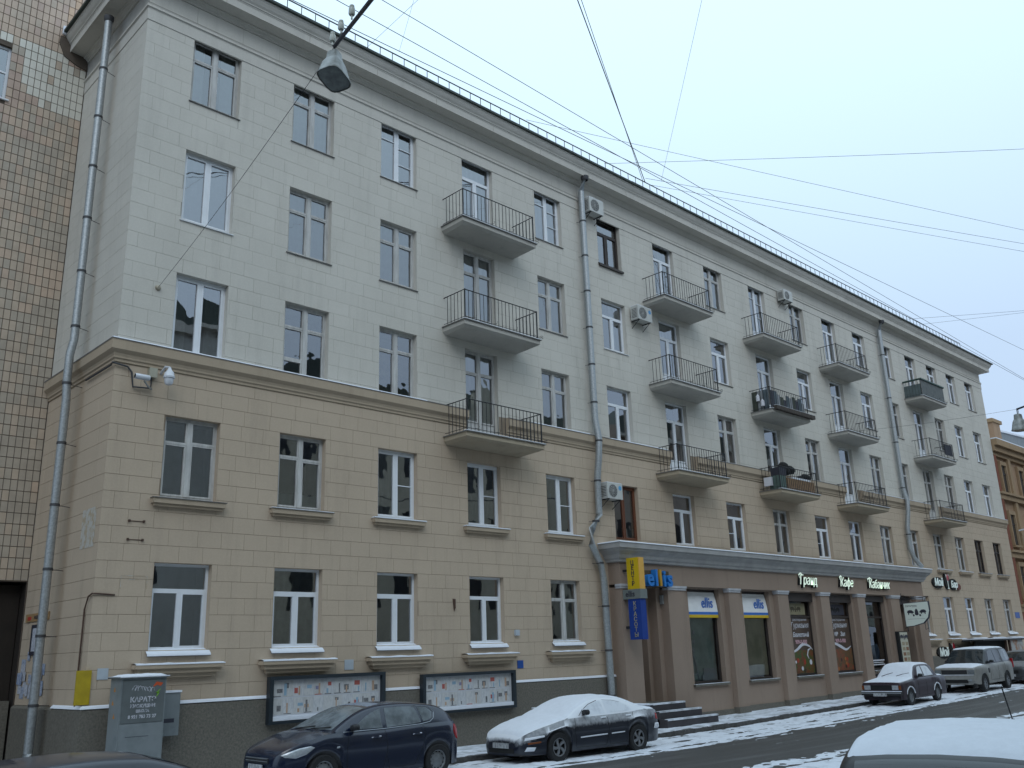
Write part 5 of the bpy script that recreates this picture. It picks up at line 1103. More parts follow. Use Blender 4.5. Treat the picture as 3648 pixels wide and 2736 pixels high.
street_lamp(Lq, at_y(cB(505, 1550), -.02), (Lq.x-4, -23.4, Lq.z+1.5), .72, 'distant hanging street lamp against the sky above the grey roof', (R(3), R(40), R(-10)), (.05,), 'street lamps hung over the road')
a_ = at_y((562, 1026), 0); q = MB(); q.lathe([(.001, -.09), (.05, -.07), (.07, -.02), (.07, -.012)], 'y', (a_.x, 0, a_.z), 14); solo('cable_anchor', q, pbr('anchor_beige', (.40, .36, .28), .7, .1), 'round wall rosette holding the lamp cable near the corner', 'bracket', smooth=40)

# ================================================================== CARS
M_TYRE = pbr('tyre', (.018, .018, .019), .85, .15, 20, dust=(1.15, 1.6, .35)); M_RIMS = pbr('steel_rim', (.22, .23, .24), .45, .15, 12, metal=.5); M_RIMA = pbr('alloy_rim', (.30, .31, .33), .4, .12, 12, metal=.6)
M_CGL = pbr('car_glass', (.02, .025, .028), .06, 0, spec=.9); M_CGLW = pbr('snowy_glass', (.72, .75, .80), .7, 0, 5, col2=(.46, .49, .54), thr=(.5, .85)); M_CGLF = pbr('mottled_car_glass', (.20, .23, .25), .22, 0, 3, col2=(.09, .105, .115), spec=.8, thr=(.4, .65))  # the third glass has a mottled grey base colour
M_LENSC = pbr('headlamp_lens', (.50, .53, .56), .12, .15, 14, metal=.3, spec=.9); M_TAIL = pbr('tail_lamp', (.35, .01, .012), .2, .05); M_AMBER = pbr('indicator_lamp', (.20, .055, .015), .25, .05); M_PLATE = pbr('number_plate_white', (.42, .43, .44), .6, 0, 55, col2=(.16, .16, .17), stretch=(1, 1, .2), thr=(.5, .56)); M_CHROME = pbr('dull_chrome', (.42, .44, .46), .3, .1, 8, metal=.8); M_PLAST = pbr('black_plastic', (.022, .022, .024), .6, .1)
class Car:
    def __init__(s, name, label, front, y, yaw, sp, group='cars parked along the kerb', zoff=0.0, cat='car'):
        s.sp = sp; s.L = sp['L']; s.zt = curve(sp['top']); s.wf0 = curve(sp['plan']); s.rf = curve(sp['roof']) if sp.get('roof') else None
        s.xa, s.xd = sp['roof'][0][0], sp['roof'][-1][0]; s.R = sp['r']; s.wx = sp['wheels']; s.AR = sp['r']+sp.get('gap', .065)
        sc_ = sp.get('scale', (1, 1, 1)); s.sc = sc_
        x_f = front; z = hr(front+sc_[0]*s.wx[0])+zoff
        s.root = thing(name, label, cat, (x_f, y, z), group, world=False); s.root.rotation_euler = (0, -math.atan2(hr(front+4)-hr(front), 4) if yaw == 0 else 0, yaw); s.root.scale = sc_
    def w(s, x):
        b = s.wf0(x)
        for xc in s.wx: b += s.sp.get('flare', .015)*math.exp(-((x-xc)/s.AR)**4)
        return b
    def zl(s, x):
        z = s.sp['sill']+s.sp.get('lip', .06)*max(0, 1-x/.35)**2+s.sp.get('lip', .06)*max(0, 1-(s.L-x)/.35)**2
        for xc in s.wx:
            d = abs(x-xc)
            if d < s.AR: z = max(z, s.R+math.sqrt(max(0, s.AR**2-d*d)))
        return z
    def half(s, x):
        w, zt, zl = s.w(x), s.zt(x), s.zl(x); sh = s.sp.get('shoulder', .05); zs = max(zt-sh, zl+.02); cr_ = s.sp.get('crown', .035)
        zb = min(zl, s.sp['sill']); ib = w-.29 if any(abs(x-xc) < s.AR+.03 for xc in s.wx) else w*.9
        tw = s.sp.get('tuck', .965)
        return [(0, zb), (ib, zb), (w*tw, zl), (w*(tw*.35+.65), lerp(zl, zs, .30)), (w, lerp(zl, zs, .60)), (w*.995, lerp(zl, zs, .86)), (w*.975, zs), (w*.93, zt-.006), (w*.86, zt+.004), (w*.5, zt+cr_*.75), (0, zt+cr_)]
    def side_y(s, x, z):
        h = s.half(x)[2:9]
        for (y0, z0), (y1, z1) in zip(h, h[1:]):
            if z0 <= z <= z1 and z1 > z0: return y0+(y1-y0)*(z-z0)/(z1-z0)
        return h[0][0] if z < h[0][1] else h[-1][0]
    def roof_w(s, x):
        wb = s.w(x)*.93; zr = s.rf(x); return wb-s.sp.get('tumble', .33)*max(0, zr-s.zt(x))
    def cabin(s, x):
        wb = s.w(x)*.93; zb = s.zt(x)-.012; zr = max(s.rf(x), zb+.004); wr = s.roof_w(x); rl = min(.055, .5*(zr-zb)); k = min(1, (zr-zb)/.3)
        return [(wb, zb), (wr+.01, zr-rl), (wr*.965, zr-rl*.35), (wr*.88, zr), (wr*.5, zr+.022*k), (0, zr+.03*k)]
    def cab_y(s, x, z):
        c = s.cabin(x); (y0, z0), (y1, z1) = c[0], c[1]; return y0+(y1-y0)*(z-z0)/max(1e-4, z1-z0)
    def top_z(s, x, y):
        def ip(pr):
            pr = sorted(pr)
            for (y0, z0), (y1, z1) in zip(pr, pr[1:]):
                if y0 <= abs(y) <= y1 and y1 > y0: return z0+(z1-z0)*(abs(y)-y0)/(y1-y0)
            return None
        z = ip([p for p in s.half(x)[7:]]) or s.zt(x)
        if s.xa < x < s.xd:
            zz = ip(s.cabin(x)[1:])
            if zz: z = max(z, zz)
        return z
    def build(s, body, trim, roofm=None):
        L = s.L; st = list(np.arange(0, L, .06))+[0, .012, .03, L, L-.012, L-.03]
        for xc in s.wx: st += [xc-s.AR-.002, xc-s.AR+.004, xc+s.AR+.002, xc+s.AR-.004]+[xc+s.AR*math.cos(t*math.pi/14) for t in range(15)]
        st = sorted({round(float(x), 4) for x in st if 0 <= x <= L})
        q = MB(); n = None; vs = []
        for x in st:
            h = s.half(x); ring = [(x, -y, z) for y, z in h]+[(x, y, z) for y, z in h[-2:0:-1]]; n = len(ring); vs += ring
        fs = []; ms = []
        for i in range(len(st)-1):
            for k in range(n):
                k2 = (k+1) % n; fs.append((i*n+k, i*n+k2, (i+1)*n+k2, (i+1)*n+k)); ms.append(1 if k in (0, 1, n-1, n-2) else 0)
        fs += [tuple(range(n)), tuple((len(st)-1)*n+k for k in range(n))]; ms += [0, 0]
        q.v = vs; q.f = fs; q.m = ms
        s.body = obj('body', q, [body, M_PLAST], s.root, smooth=32)
        xs = sorted({round(float(x), 4) for x in list(np.linspace(s.xa, s.xd, 60))+[s.xa+.01, s.xd-.01]}); q = MB(); vs = []
        for x in xs:
            h = s.cabin(x); ring = [(x, -y, z) for y, z in h]+[(x, y, z) for y, z in h[-2::-1]]; n = len(ring); vs += ring
        q.add(vs, [(i*n+k, i*n+k+1, (i+1)*n+k+1, (i+1)*n+k) for i in range(len(xs)-1) for k in range(n-1)]); q.add(vs[:n], [tuple(range(n))]); q.add(vs[-n:], [tuple(range(n))])
        s.cab = obj('cabin', q, roofm or body, s.root, smooth=32)
    def side_glass(s, polys, m, name='side_window'):
        for pts in polys:
            for sg in (-1, 1):
                q = MB(); pp = []
                for (a, b) in zip(pts, pts[1:]+pts[:1]):
                    for k in range(4): pp.append((lerp(a[0], b[0], k/4), lerp(a[1], b[1], k/4)))
                cx = sum(p[0] for p in pp)/len(pp); cz = sum(p[1] for p in pp)/len(pp)
                ins = [(lerp(cx, p[0], .5), lerp(cz, p[1], .5)) for p in pp]; n = len(pp)
                f = lambda p: (p[0], sg*(s.cab_y(p[0], p[1])+.004), p[1])
                q.add([f(p) for p in pp]+[f(p) for p in ins]+[f((cx, cz))], [(i, (i+1) % n, n+(i+1) % n, n+i) for i in range(n)]+[(n+i, n+(i+1) % n, 2*n) for i in range(n)]); obj(name, q, m, s.root, smooth=40)
    def slope_glass(s, x0, x1, frac, m, name):
        q = MB(); nx, ny = 14, 12; vs = []
        for i in range(nx+1):
            x = lerp(x0, x1, i/nx); w = s.roof_w(x)*frac
            for j in range(ny+1): y = lerp(-w, w, j/ny); vs.append((x, y, s.top_z(x, y)+.006))
        q.add(vs, [(i*(ny+1)+j, (i+1)*(ny+1)+j, (i+1)*(ny+1)+j+1, i*(ny+1)+j+1) for i in range(nx) for j in range(ny)]); obj(name, q, m, s.root, smooth=60)
    def side_patch(s, pts, m, name, off=.006, both=True, sides=None):
        for sg in (sides or ((-1, 1) if both else (-1,))):
            q = MB(); pp = []
            for (a, b) in zip(pts, pts[1:]+pts[:1]):
                for k in range(5): pp.append((lerp(a[0], b[0], k/5), lerp(a[1], b[1], k/5)))
            cx = sum(p[0] for p in pp)/len(pp); cz = sum(p[1] for p in pp)/len(pp); n = len(pp); rings = [pp]+[[(lerp(cx, p[0], t), lerp(cz, p[1], t)) for p in pp] for t in (.66, .33)]
            vs = [(x, sg*(s.side_y(x, z)+(off if i else off*.3)), z) for i, rg in enumerate(rings) for x, z in rg]+[(cx, sg*(s.side_y(cx, cz)+off), cz)]
            fs = [(r*n+i, r*n+(i+1) % n, (r+1)*n+(i+1) % n, (r+1)*n+i) for r in range(2) for i in range(n)]+[(2*n+i, 2*n+(i+1) % n, 3*n) for i in range(n)]
            q.add(vs, fs); obj(name, q, m, s.root, smooth=60)
    def side_line(s, pts, m, name, r=.005, cab=False):
        for sg in (-1, 1):
            q = MB(); pp = []
            for (a, b) in zip(pts, pts[1:]):
                for k in range(6): pp.append((lerp(a[0], b[0], k/6), lerp(a[1], b[1], k/6)))
            pp.append(pts[-1]); q.tube([(x, sg*((s.cab_y(x, z) if cab else s.side_y(x, z))+.001), z) for x, z in pp], r, 5); obj(name, q, m, s.root)
    def box(s, name, m, *bs):
        q = MB()
        for b in bs: q.box(*b)
        return obj(name, q, m, s.root)
    def wheels(s, rim, style, width=.19):
        r = s.R; ri = r*.63
        for xc in s.wx:
            for sg in (-1, 1):
                yo = s.w(xc)-.025
                q = MB(); q.lathe([(ri, -width/2), (r*.93, -width/2), (r, -width*.36), (r, width*.36), (r*.93, width/2), (ri+.01, width/2), (ri, width*.44), (ri, -width/2)], 'y', (0, 0, 0), 30)
                wh = obj('wheel', q, M_TYRE, s.root, smooth=35); wh.location = (xc, sg*(yo-width/2), r); wh.rotation_euler = (0, random.uniform(0, 3), 0 if sg > 0 else math.pi)
                q = MB()
                if style == 'steel':
                    q.lathe([(ri+.004, width*.40), (ri-.015, width*.36), (ri*.86, width*.22), (ri*.55, width*.30), (ri*.35, width*.36), (.001, width*.37)], 'y', (0, 0, 0), 30)
                    o = obj('rim', q, rim, wh, smooth=40)
                    q = MB()
                    for k in range(12): a = k*math.pi/6; q.lathe([(.001, 0), (.021, 0)], 'y', (ri*.80*math.cos(a), width*.245, ri*.80*math.sin(a)), 8)
                    obj('rim_holes', q, M_BLACK, wh, fix=False)
                else:
                    q.lathe([(ri+.004, width*.42), (ri-.02, width*.38), (ri*.9, width*.1), (ri*.2, width*.05), (.001, width*.05)], 'y', (0, 0, 0), 30, 1); q.lathe([(ri+.004, width*.42), (ri-.02, width*.40), (ri-.025, width*.3)], 'y', (0, 0, 0), 30, 0); q.lathe([(.055, width*.1), (.055, width*.34), (.001, width*.36)], 'y', (0, 0, 0), 14, 0)
                    ns = 5 if style == 'five' else 7
                    for k in range(ns):
                        a = k*2*math.pi/ns; ca, sa = math.cos(a), math.sin(a); b_ = a+.35; cb, sb = math.cos(b_), math.sin(b_)
                        p0 = Vector((.03*ca, 0, .03*sa)); 
                        vs = []
                        for rr_, hw, aa in ((.04, .026, a), (ri*.55, .03, a+.10), (ri-.01, .04, a+.28)):
                            d = Vector((math.cos(aa), 0, math.sin(aa))); t = Vector((-math.sin(aa), 0, math.cos(aa)))
                            for e in (-hw, hw):
                                for yy in (width*.2, width*.37): v = d*rr_+t*e; vs.append((v.x, yy, v.z))
                        q.add(vs, [(4*i+a0, 4*i+b0, 4*i+4+b0, 4*i+4+a0) for i in range(2) for a0, b0 in ((0, 1), (1, 3), (3, 2), (2, 0))], 0)
                    obj('rim', q, [rim, M_BLACK], wh, smooth=40)
    def mirrors(s, x, z, m, sides=(-1, 1), snow=False):
        for sg in sides:
            y = s.cab_y(x, z)+.01; q = MB(); vs = []
            prof = [(-.07, .25), (-.06, .7), (.0, 1), (.05, .95), (.07, .8)]
            for (dx, k) in prof:
                for t in range(12): a = t*math.pi/6; vs.append((x+dx, sg*(y+.10+.095*k*math.copysign(abs(math.cos(a))**.7, math.cos(a))), z+.02+.062*k*math.copysign(abs(math.sin(a))**.7, math.sin(a))))
            q.add(vs, [(i*12+t, i*12+(t+1) % 12, i*12+12+(t+1) % 12, i*12+12+t) for i in range(4) for t in range(12)]+[tuple(range(12)), tuple(range(48, 60))]); q.box(x-.02, x+.03, min(sg*(y-.03), sg*(y+.04)), max(sg*(y-.03), sg*(y+.04)), z-.05, z); o = obj('wing_mirror', q, m, s.root, smooth=50)
            if snow: q = MB(); q.box(x-.05, x+.06, min(sg*(y+.02), sg*(y+.18)), max(sg*(y+.02), sg*(y+.18)), z+.078, z+.10); obj('mirror_snow', q, M_SNOW, o)
    def snow(s, x0, x1, t, name='snow_cover', k=.95, seed=0, m=None, ends=(.1, .1), ridge=.3):
        q = MB(); nx = max(10, int((x1-x0)/.06)); ny = 28; vs = []
        for i in range(nx+1):
            x = lerp(x0, x1, i/nx); h = s.half(x); w = h[7][0]
            if s.xa+.02 < x < s.xd-.02:
                f = min(1, (s.rf(x)-s.zt(x))/.14); w = lerp(w, s.roof_w(x)*1.0, f)
            w *= k
            for j in range(ny+1):
                v = j/ny; y = lerp(-w, w, v); e = min(1, min(v, 1-v)/.07, (x-x0)/max(.001, ends[0]), (x1-x)/max(.001, ends[1])); e = math.sqrt(max(0, e))
                n = 1+ridge*fbm(x*2.2, y*2.6, 5+seed)+.12*fbm(x*9, y*9, seed)
                vs.append((x, y, s.top_z(x, y)-.012+(t*n+.012)*e))
        q.add(vs, [(i*(ny+1)+j, (i+1)*(ny+1)+j, (i+1)*(ny+1)+j+1, i*(ny+1)+j+1) for i in range(nx) for j in range(ny)]); return obj(name, q, m or M_SNOW, s.root, smooth=60)
    def wipers(s, m, xs=((-.1, -.62), (.45, -.05))):
        q = MB(); x0 = s.xa+.05
        for (ya, yb) in xs: q.tube([(x0-.02, ya, s.top_z(x0, ya)+.03), (x0+.05, (ya+yb)/2, s.top_z(x0+.05, (ya+yb)/2)+.035), (x0+.10, yb, s.top_z(x0+.1, yb)+.03)], .012, 5)
        obj('wiper', q, m, s.root)

# --- navy hatchback
navy = pbr('navy_paint', (.007, .013, .034), .22, .1, 2, spec=.5, coat=.5, dust=(1.08, 1.5, .25))
sp = dict(L=4.24, r=.315, wheels=(.90, 3.55), sill=.20, scale=(1.06, 1.0, 1.0), flare=.02, tumble=.36, shoulder=.07, lip=.05,
          top=[(0, .52), (.02, .60), (.10, .70), (.30, .80), (.60, .90), (1.05, 1.0), (1.35, .985), (2.0, .99), (3.0, 1.04), (3.7, 1.07), (4.05, 1.04), (4.18, .92), (4.24, .70)],
          plan=[(0, .50), (.02, .58), (.10, .68), (.30, .78), (.7, .85), (1.3, .88), (2.2, .89), (3.2, .88), (3.8, .84), (4.12, .74), (4.22, .62), (4.24, .56)],
          roof=[(1.0, .985), (1.3, 1.15), (1.65, 1.325), (1.95, 1.425), (2.3, 1.475), (2.7, 1.485), (3.2, 1.455), (3.6, 1.40), (3.85, 1.29), (4.06, 1.06)])
k = Car('navy_hatchback', 'dark navy five-door hatchback with steel wheels, only lightly frosted, by the newspaper stand', 10.42-.9*1.06, -3.75+.80, 0, sp); k.build(navy, M_PLAST)
k.slope_glass(1.10, 1.90, .88, M_CGLF, 'windscreen'); k.slope_glass(3.66, 4.02, .80, M_CGLF, 'rear_window')
k.side_glass([[(1.50, 1.035), (1.62, 1.12), (1.86, 1.27), (2.08, 1.365), (2.20, 1.395), (2.20, 1.035)]], M_CGLF); k.side_glass([[(2.30, 1.035), (2.30, 1.405), (2.65, 1.42), (3.02, 1.405), (3.10, 1.24), (3.14, 1.09), (3.0, 1.07)]], M_CGLF); k.side_glass([[(3.19, 1.10), (3.10, 1.395), (3.32, 1.37), (3.44, 1.28), (3.42, 1.16), (3.3, 1.115)]], M_CGLF, 'quarter_window')
k.side_line([(1.30, 1.0), (2.2, 1.012), (3.1, 1.05), (3.35, 1.085), (3.46, 1.15), (3.50, 1.28), (3.36, 1.385), (3.0, 1.42)], M_CHROME, 'window_trim', .006, cab=True)
k.side_patch([(.10, .66), (.16, .62), (.34, .60), (.52, .655), (.68, .77), (.60, .80), (.40, .77), (.22, .715)], M_LENSC, 'headlamp', .018); k.side_patch([(4.20, .66), (4.06, .72), (3.98, .86), (4.0, 1.0), (4.08, 1.0), (4.16, .88)], M_TAIL, 'tail_lamp', .014)
k.side_line([(1.42, .98), (1.36, .70), (1.38, .30), (2.20, .27), (2.28, .60), (2.24, .99)], M_BLACK, 'door_seam', .004); k.side_line([(2.28, .5), (2.34, .27), (2.95, .28), (3.12, .55), (3.20, .80), (3.16, 1.03)], M_BLACK, 'door_seam', .004)
for x in (2.02, 3.0):
    for sg in (-1, 1):
        y = k.side_y(x, .86); q = MB(); q.tube([(x-.09, sg*(y+.004), .858), (x-.06, sg*(y+.03), .862), (x+.05, sg*(y+.03), .868), (x+.08, sg*(y+.004), .87)], .012, 6); obj('door_handle', q, M_CHROME if x < 1 else navy, k.root, smooth=60)
        q = MB(); q.box(x-.11, x-.07, min(sg*y, sg*(y+.012)), max(sg*y, sg*(y+.012)), .86, .875); q.box(x+.06, x+.10, min(sg*y, sg*(y+.016)), max(sg*y, sg*(y+.016)), .872, .892); obj('handle_frost', q, M_SNOW, k.root)
k.side_patch([(1.13, .72), (1.2, .725), (1.2, .755), (1.13, .75)], M_LENSC, 'side_repeater', .01)
k.box('grille', M_PLAST, (-.02, .06, -.42, .42, .52, .60), (-.025, .05, -.38, .38, .26, .44)); k.box('grille_bar', M_CHROME, (-.03, .0, -.40, .40, .595, .61), (-.03, .0, -.40, .40, .545, .556)); k.box('number_plate', M_PLATE, (-.045, -.025, -.26, .26, .38, .49))
k.mirrors(1.50, 1.06, M_PLAST); k.wipers(M_BLACK); k.wheels(M_RIMS, 'steel')
k.snow(1.92, 2.6, .004, 'roof_frost', .9, 3, ends=(.15, .5), m=pbr('roof_frost', (.30, .33, .38), .5, 0, 9, col2=(.08, .10, .15), thr=(.4, .7)))

# --- snow-covered sedan
ink = pbr('ink_paint', (.010, .013, .024), .3, .1, 2, spec=.5, coat=.4, dust=(.22, .55, 1.0, .22))
sp = dict(L=4.62, r=.315, wheels=(.98, 3.62), sill=.19, scale=(1.12, 1.0, 1.04), flare=.02, tumble=.52, shoulder=.13, lip=.06, tuck=.95, crown=.05,
          top=[(0, .44), (.02, .52), (.08, .60), (.3, .70), (.7, .80), (1.25, .90), (1.6, .91), (2.4, .92), (3.3, .94), (3.8, .97), (4.3, .96), (4.52, .90), (4.60, .75), (4.62, .6)],
          plan=[(0, .45), (.02, .54), (.10, .66), (.30, .76), (.7, .83), (1.4, .86), (2.4, .865), (3.4, .86), (4.1, .80), (4.45, .72), (4.58, .62), (4.62, .54)],
          roof=[(1.15, .88), (1.5, 1.04), (1.85, 1.18), (2.15, 1.265), (2.5, 1.305), (2.85, 1.30), (3.2, 1.25), (3.5, 1.16), (3.8, 1.05), (4.0, .965)])
k = Car('snowy_sedan', 'dark low sedan thickly covered with snow, parked before the shop steps', 16.72-.98*1.12, -4.0+.80, 0, sp); k.build(ink, M_PLAST)
k.side_glass([[(1.70, .95), (1.84, 1.05), (2.10, 1.16), (2.38, 1.225), (2.52, 1.235), (2.52, .95)], [(2.60, .95), (2.60, 1.235), (2.9, 1.215), (3.2, 1.155), (3.40, 1.06), (3.44, .97)]], M_CGLW)
k.side_line([(1.66, .94), (1.84, 1.06), (2.10, 1.175), (2.4, 1.245)], M_BLACK, 'window_seal', .007, cab=True); k.side_line([(2.6, 1.25), (2.9, 1.23), (3.15, 1.18)], M_SNOWD, 'window_seal', .006, cab=True)
k.slope_glass(1.22, 2.1, .88, M_CGLW, 'windscreen'); k.slope_glass(3.25, 3.95, .84, M_CGLW, 'rear_window')
k.snow(.03, 4.55, .035, 'snow_cover', .97, 1, ends=(.12, .12))
k.side_line([(1.50, .90), (1.46, .6), (1.50, .27), (2.48, .25), (2.56, .55), (2.56, .92)], M_BLACK, 'door_seam', .004); k.side_line([(2.56, .4), (2.62, .25), (3.15, .27), (3.38, .6), (3.44, .93)], M_BLACK, 'door_seam', .004)
k.side_patch([(1.62, .46), (2.5, .475), (2.5, .505), (1.62, .49)], M_SNOW, 'trim_snow', .016); k.side_patch([(2.64, .478), (3.1, .488), (3.1, .512), (2.64, .506)], M_SNOW, 'trim_snow', .016)
k.side_patch([(.10, .50), (.55, .56), (.55, .60), (.12, .56)], M_SNOW, 'headlamp_snow', .03); k.side_patch([(.16, .42), (.46, .44), (.46, .48), (.16, .46)], M_AMBER, 'indicator', .012); k.side_patch([(.10, .28), (.30, .28), (.34, .36), (.14, .37)], M_SNOW, 'foglamp_snow', .015); k.side_patch([(4.36, .72), (4.55, .68), (4.53, .84), (4.38, .86)], M_TAIL, 'tail_lamp', .01); k.side_patch([(4.25, .5), (4.58, .48), (4.56, .62), (4.3, .62)], M_SNOW, 'bumper_snow', .035)
k.box('air_intake', M_BLACK, (-.012, .06, -.42, .42, .24, .33)); k.box('number_plate', M_PLATE, (-.035, -.012, -.26, .26, .34, .45)); k.box('bonnet_gap', M_BLACK, (.26, .29, -.42, -.2, .73, .745), (.26, .29, -.12, .12, .735, .75))
k.box('spoiler', ink, (4.36, 4.5, -.58, .58, 1.0, 1.03), (4.4, 4.46, -.56, -.50, .93, 1.0), (4.4, 4.46, .50, .56, .93, 1.0)); k.box('spoiler_snow', M_SNOW, (4.36, 4.5, -.57, .57, 1.03, 1.065))
k.mirrors(1.80, .99, M_PLAST, snow=True); k.wheels(M_RIMA, 'five')
for x in (2.42, 3.28): k.side_patch([(x-.09, .845), (x+.09, .85), (x+.09, .885), (x-.09, .88)], M_SNOW, 'handle_snow', .022)

# --- boxy small saloon
plum = pbr('plum_paint', (.030, .016, .024), .35, .1, 3, spec=.5, coat=.2, dust=(.95, 1.3, .9))
sp = dict(L=4.12, r=.30, wheels=(.72, 3.14), sill=.23, scale=(1.0, 1.0, 1.0), flare=.012, tumble=.30, shoulder=.05, lip=.05, tuck=.97, crown=.02, gap=.07,
          top=[(0, .80), (.02, .84), (.10, .86), (.6, .90), (1.2, .945), (1.6, .95), (2.6, .955), (3.2, .96), (3.4, .955), (3.9, .93), (4.08, .90), (4.12, .84)],
          plan=[(0, .74), (.02, .77), (.10, .79), (.4, .80), (1.0, .81), (2.2, .815), (3.2, .81), (3.8, .79), (4.06, .77), (4.12, .74)],
          roof=[(1.17, .94), (1.32, 1.10), (1.50, 1.26), (1.66, 1.375), (1.80, 1.415), (2.3, 1.435), (2.8, 1.42), (2.98, 1.385), (3.12, 1.26), (3.32, .955)])
k = Car('boxy_saloon', 'old boxy plum saloon with square headlamps under a coat of snow', 35.95-.72, -4.0+.74, 0, sp); k.build(plum, M_PLAST)
k.side_glass([[(1.56, .985), (1.66, 1.12), (1.80, 1.30), (1.88, 1.345), (2.12, 1.355), (2.12, .985)], [(2.20, .985), (2.20, 1.355), (2.62, 1.35), (2.78, 1.30), (2.90, 1.13), (2.98, .99)]], M_CGLW); k.slope_glass(1.22, 1.66, .90, M_CGLW, 'windscreen'); k.slope_glass(2.98, 3.28, .86, M_CGLW, 'rear_window')
k.snow(.02, 4.08, .035, 'snow_cover', .96, 2, ends=(.08, .08)); k.wipers(M_BLACK, ((-.08, -.55), (.5, .08)))
k.side_line([(1.42, .94), (1.40, .32), (2.14, .30), (2.16, .95)], M_BLACK, 'door_seam', .004); k.side_line([(2.16, .32), (2.7, .32), (2.98, .66), (2.98, .95)], M_BLACK, 'door_seam', .004)
k.box('front_panel', plum, (-.02, .02, -.72, .72, .56, .80)); k.box('grille', M_BLACK, (-.028, -.015, -.40, .40, .60, .755)); k.box('headlamp', M_LENSC, (-.035, -.015, -.66, -.42, .60, .755)); k.box('headlamp', M_LENSC, (-.035, -.015, .42, .66, .60, .755)); k.box('indicator', M_AMBER, (-.03, .06, -.755, -.67, .61, .745)); k.box('indicator', M_AMBER, (-.03, .06, .67, .755, .61, .745))
k.box('bumper', M_PLAST, (-.10, .05, -.78, .78, .40, .53)); k.box('bumper_strip', M_CHROME, (-.108, -.10, -.77, .77, .47, .50)); k.box('bumper_snow', M_SNOW, (-.10, -.02, -.77, .77, .53, .555)); k.box('number_plate', M_PLATE, (-.125, -.108, -.22, .30, .37, .48)); k.box('lower_valance', M_PLAST, (.0, .08, -.7, .7, .24, .42)); k.box('rear_bumper', M_PLAST, (4.08, 4.2, -.77, .77, .42, .53)); k.box('tail_lamp', M_TAIL, (4.10, 4.135, -.74, -.40, .62, .78)); k.box('tail_lamp', M_TAIL, (4.10, 4.135, .40, .74, .62, .78))
for xc in sp['wheels']: k.side_line([(xc+.37*math.cos(a), .30+.37*math.sin(a)+.012) for a in [i*math.pi/10 for i in range(1, 10)]], M_SNOW, 'arch_snow', .024)
k.mirrors(1.60, 1.02, M_PLAST); k.wheels(M_RIMS, 'steel', .165)

# --- pale off-roader
silver = pbr('dusty_silver_paint', (.30, .295, .275), .4, .2, 2.2, spec=.5, dust=(.95, 1.25, .95))
sp = dict(L=4.97, r=.37, wheels=(.92, 3.80), sill=.36, scale=(.93, .97, .97), flare=.02, tumble=.24, shoulder=.06, lip=.06, tuck=.97, crown=.03, gap=.075,
          top=[(0, .90), (.02, 1.0), (.08, 1.06), (.3, 1.11), (.9, 1.15), (1.3, 1.17), (2.5, 1.18), (4.2, 1.20), (4.8, 1.19), (4.95, 1.12), (4.97, 1.0)],
          plan=[(0, .80), (.02, .86), (.10, .91), (.4, .95), (1.0, .97), (2.5, .975), (4.0, .97), (4.6, .94), (4.92, .88), (4.97, .82)],
          roof=[(1.25, 1.16), (1.50, 1.36), (1.80, 1.60), (2.02, 1.77), (2.25, 1.82), (3.2, 1.84), (4.2, 1.82), (4.62, 1.78), (4.78, 1.60), (4.90, 1.19)])
k = Car('silver_offroader', 'big pale silver off-roader with snow on bonnet and roof, behind the boxy saloon', 43.3-.92*.93, -4.05+.88, 0, sp); k.build(silver, M_PLAST, pbr('dark_pillars', (.02, .022, .025), .3, .05))
k.slope_glass(1.34, 1.98, .90, M_CGL, 'windscreen'); k.slope_glass(4.66, 4.86, .86, M_CGL, 'rear_window'); k.side_glass([[(1.86, 1.22), (1.96, 1.42), (2.12, 1.68), (2.22, 1.73), (2.72, 1.74), (2.72, 1.22)], [(2.80, 1.22), (2.80, 1.74), (3.55, 1.745), (3.55, 1.22)]], M_CGL); k.side_glass([[(3.63, 1.22), (3.63, 1.745), (4.3, 1.735), (4.52, 1.66), (4.60, 1.23)]], M_CGLF, 'quarter_window')
k.snow(.06, 1.25, .035, 'bonnet_snow', .96, 4, ends=(.08, .05)); k.snow(2.08, 4.62, .035, 'roof_snow', .96, 5, ends=(.05, .05))
k.box('grille', M_PLAST, (-.02, .05, -.55, .55, .80, .98)); k.box('headlamp', pbr('offroader_lamp', (.20, .22, .23), .15, .2, 12), (-.012, .14, -.86, -.58, .80, .98)); k.box('headlamp', pbr('offroader_lamp', (.20, .22, .23), .15, .2, 12), (-.012, .14, .58, .86, .80, .98)); k.box('bumper', silver, (-.06, .06, -.84, .84, .52, .76)); k.box('bumper_snow', M_SNOWD, (-.06, .0, -.82, .82, .76, .785)); k.box('lower_intake', M_BLACK, (-.068, .0, -.55, .55, .44, .58)); k.box('foglamp', M_LENSC, (-.066, -.05, -.74, -.62, .52, .60)); k.box('foglamp', M_LENSC, (-.066, -.05, .62, .74, .52, .60)); k.box('tail_lamp', M_TAIL, (4.86, 4.96, -.93, -.82, .9, 1.3)); k.box('tail_lamp', M_TAIL, (4.86, 4.96, .82, .93, .9, 1.3))
k.side_line([(1.72, 1.16), (1.68, .5), (2.70, .48), (2.76, 1.17)], M_BLACK, 'door_seam', .005); k.side_line([(2.76, .5), (3.3, .5), (3.56, .9), (3.6, 1.18)], M_BLACK, 'door_seam', .005); k.side_patch([(1.42, .80), (1.62, .80), (1.62, 1.0), (1.42, 1.0)], M_PLAST, 'side_vent', .008)
k.mirrors(1.92, 1.26, M_PLAST); k.wheels(M_RIMA, 'seven', .25)

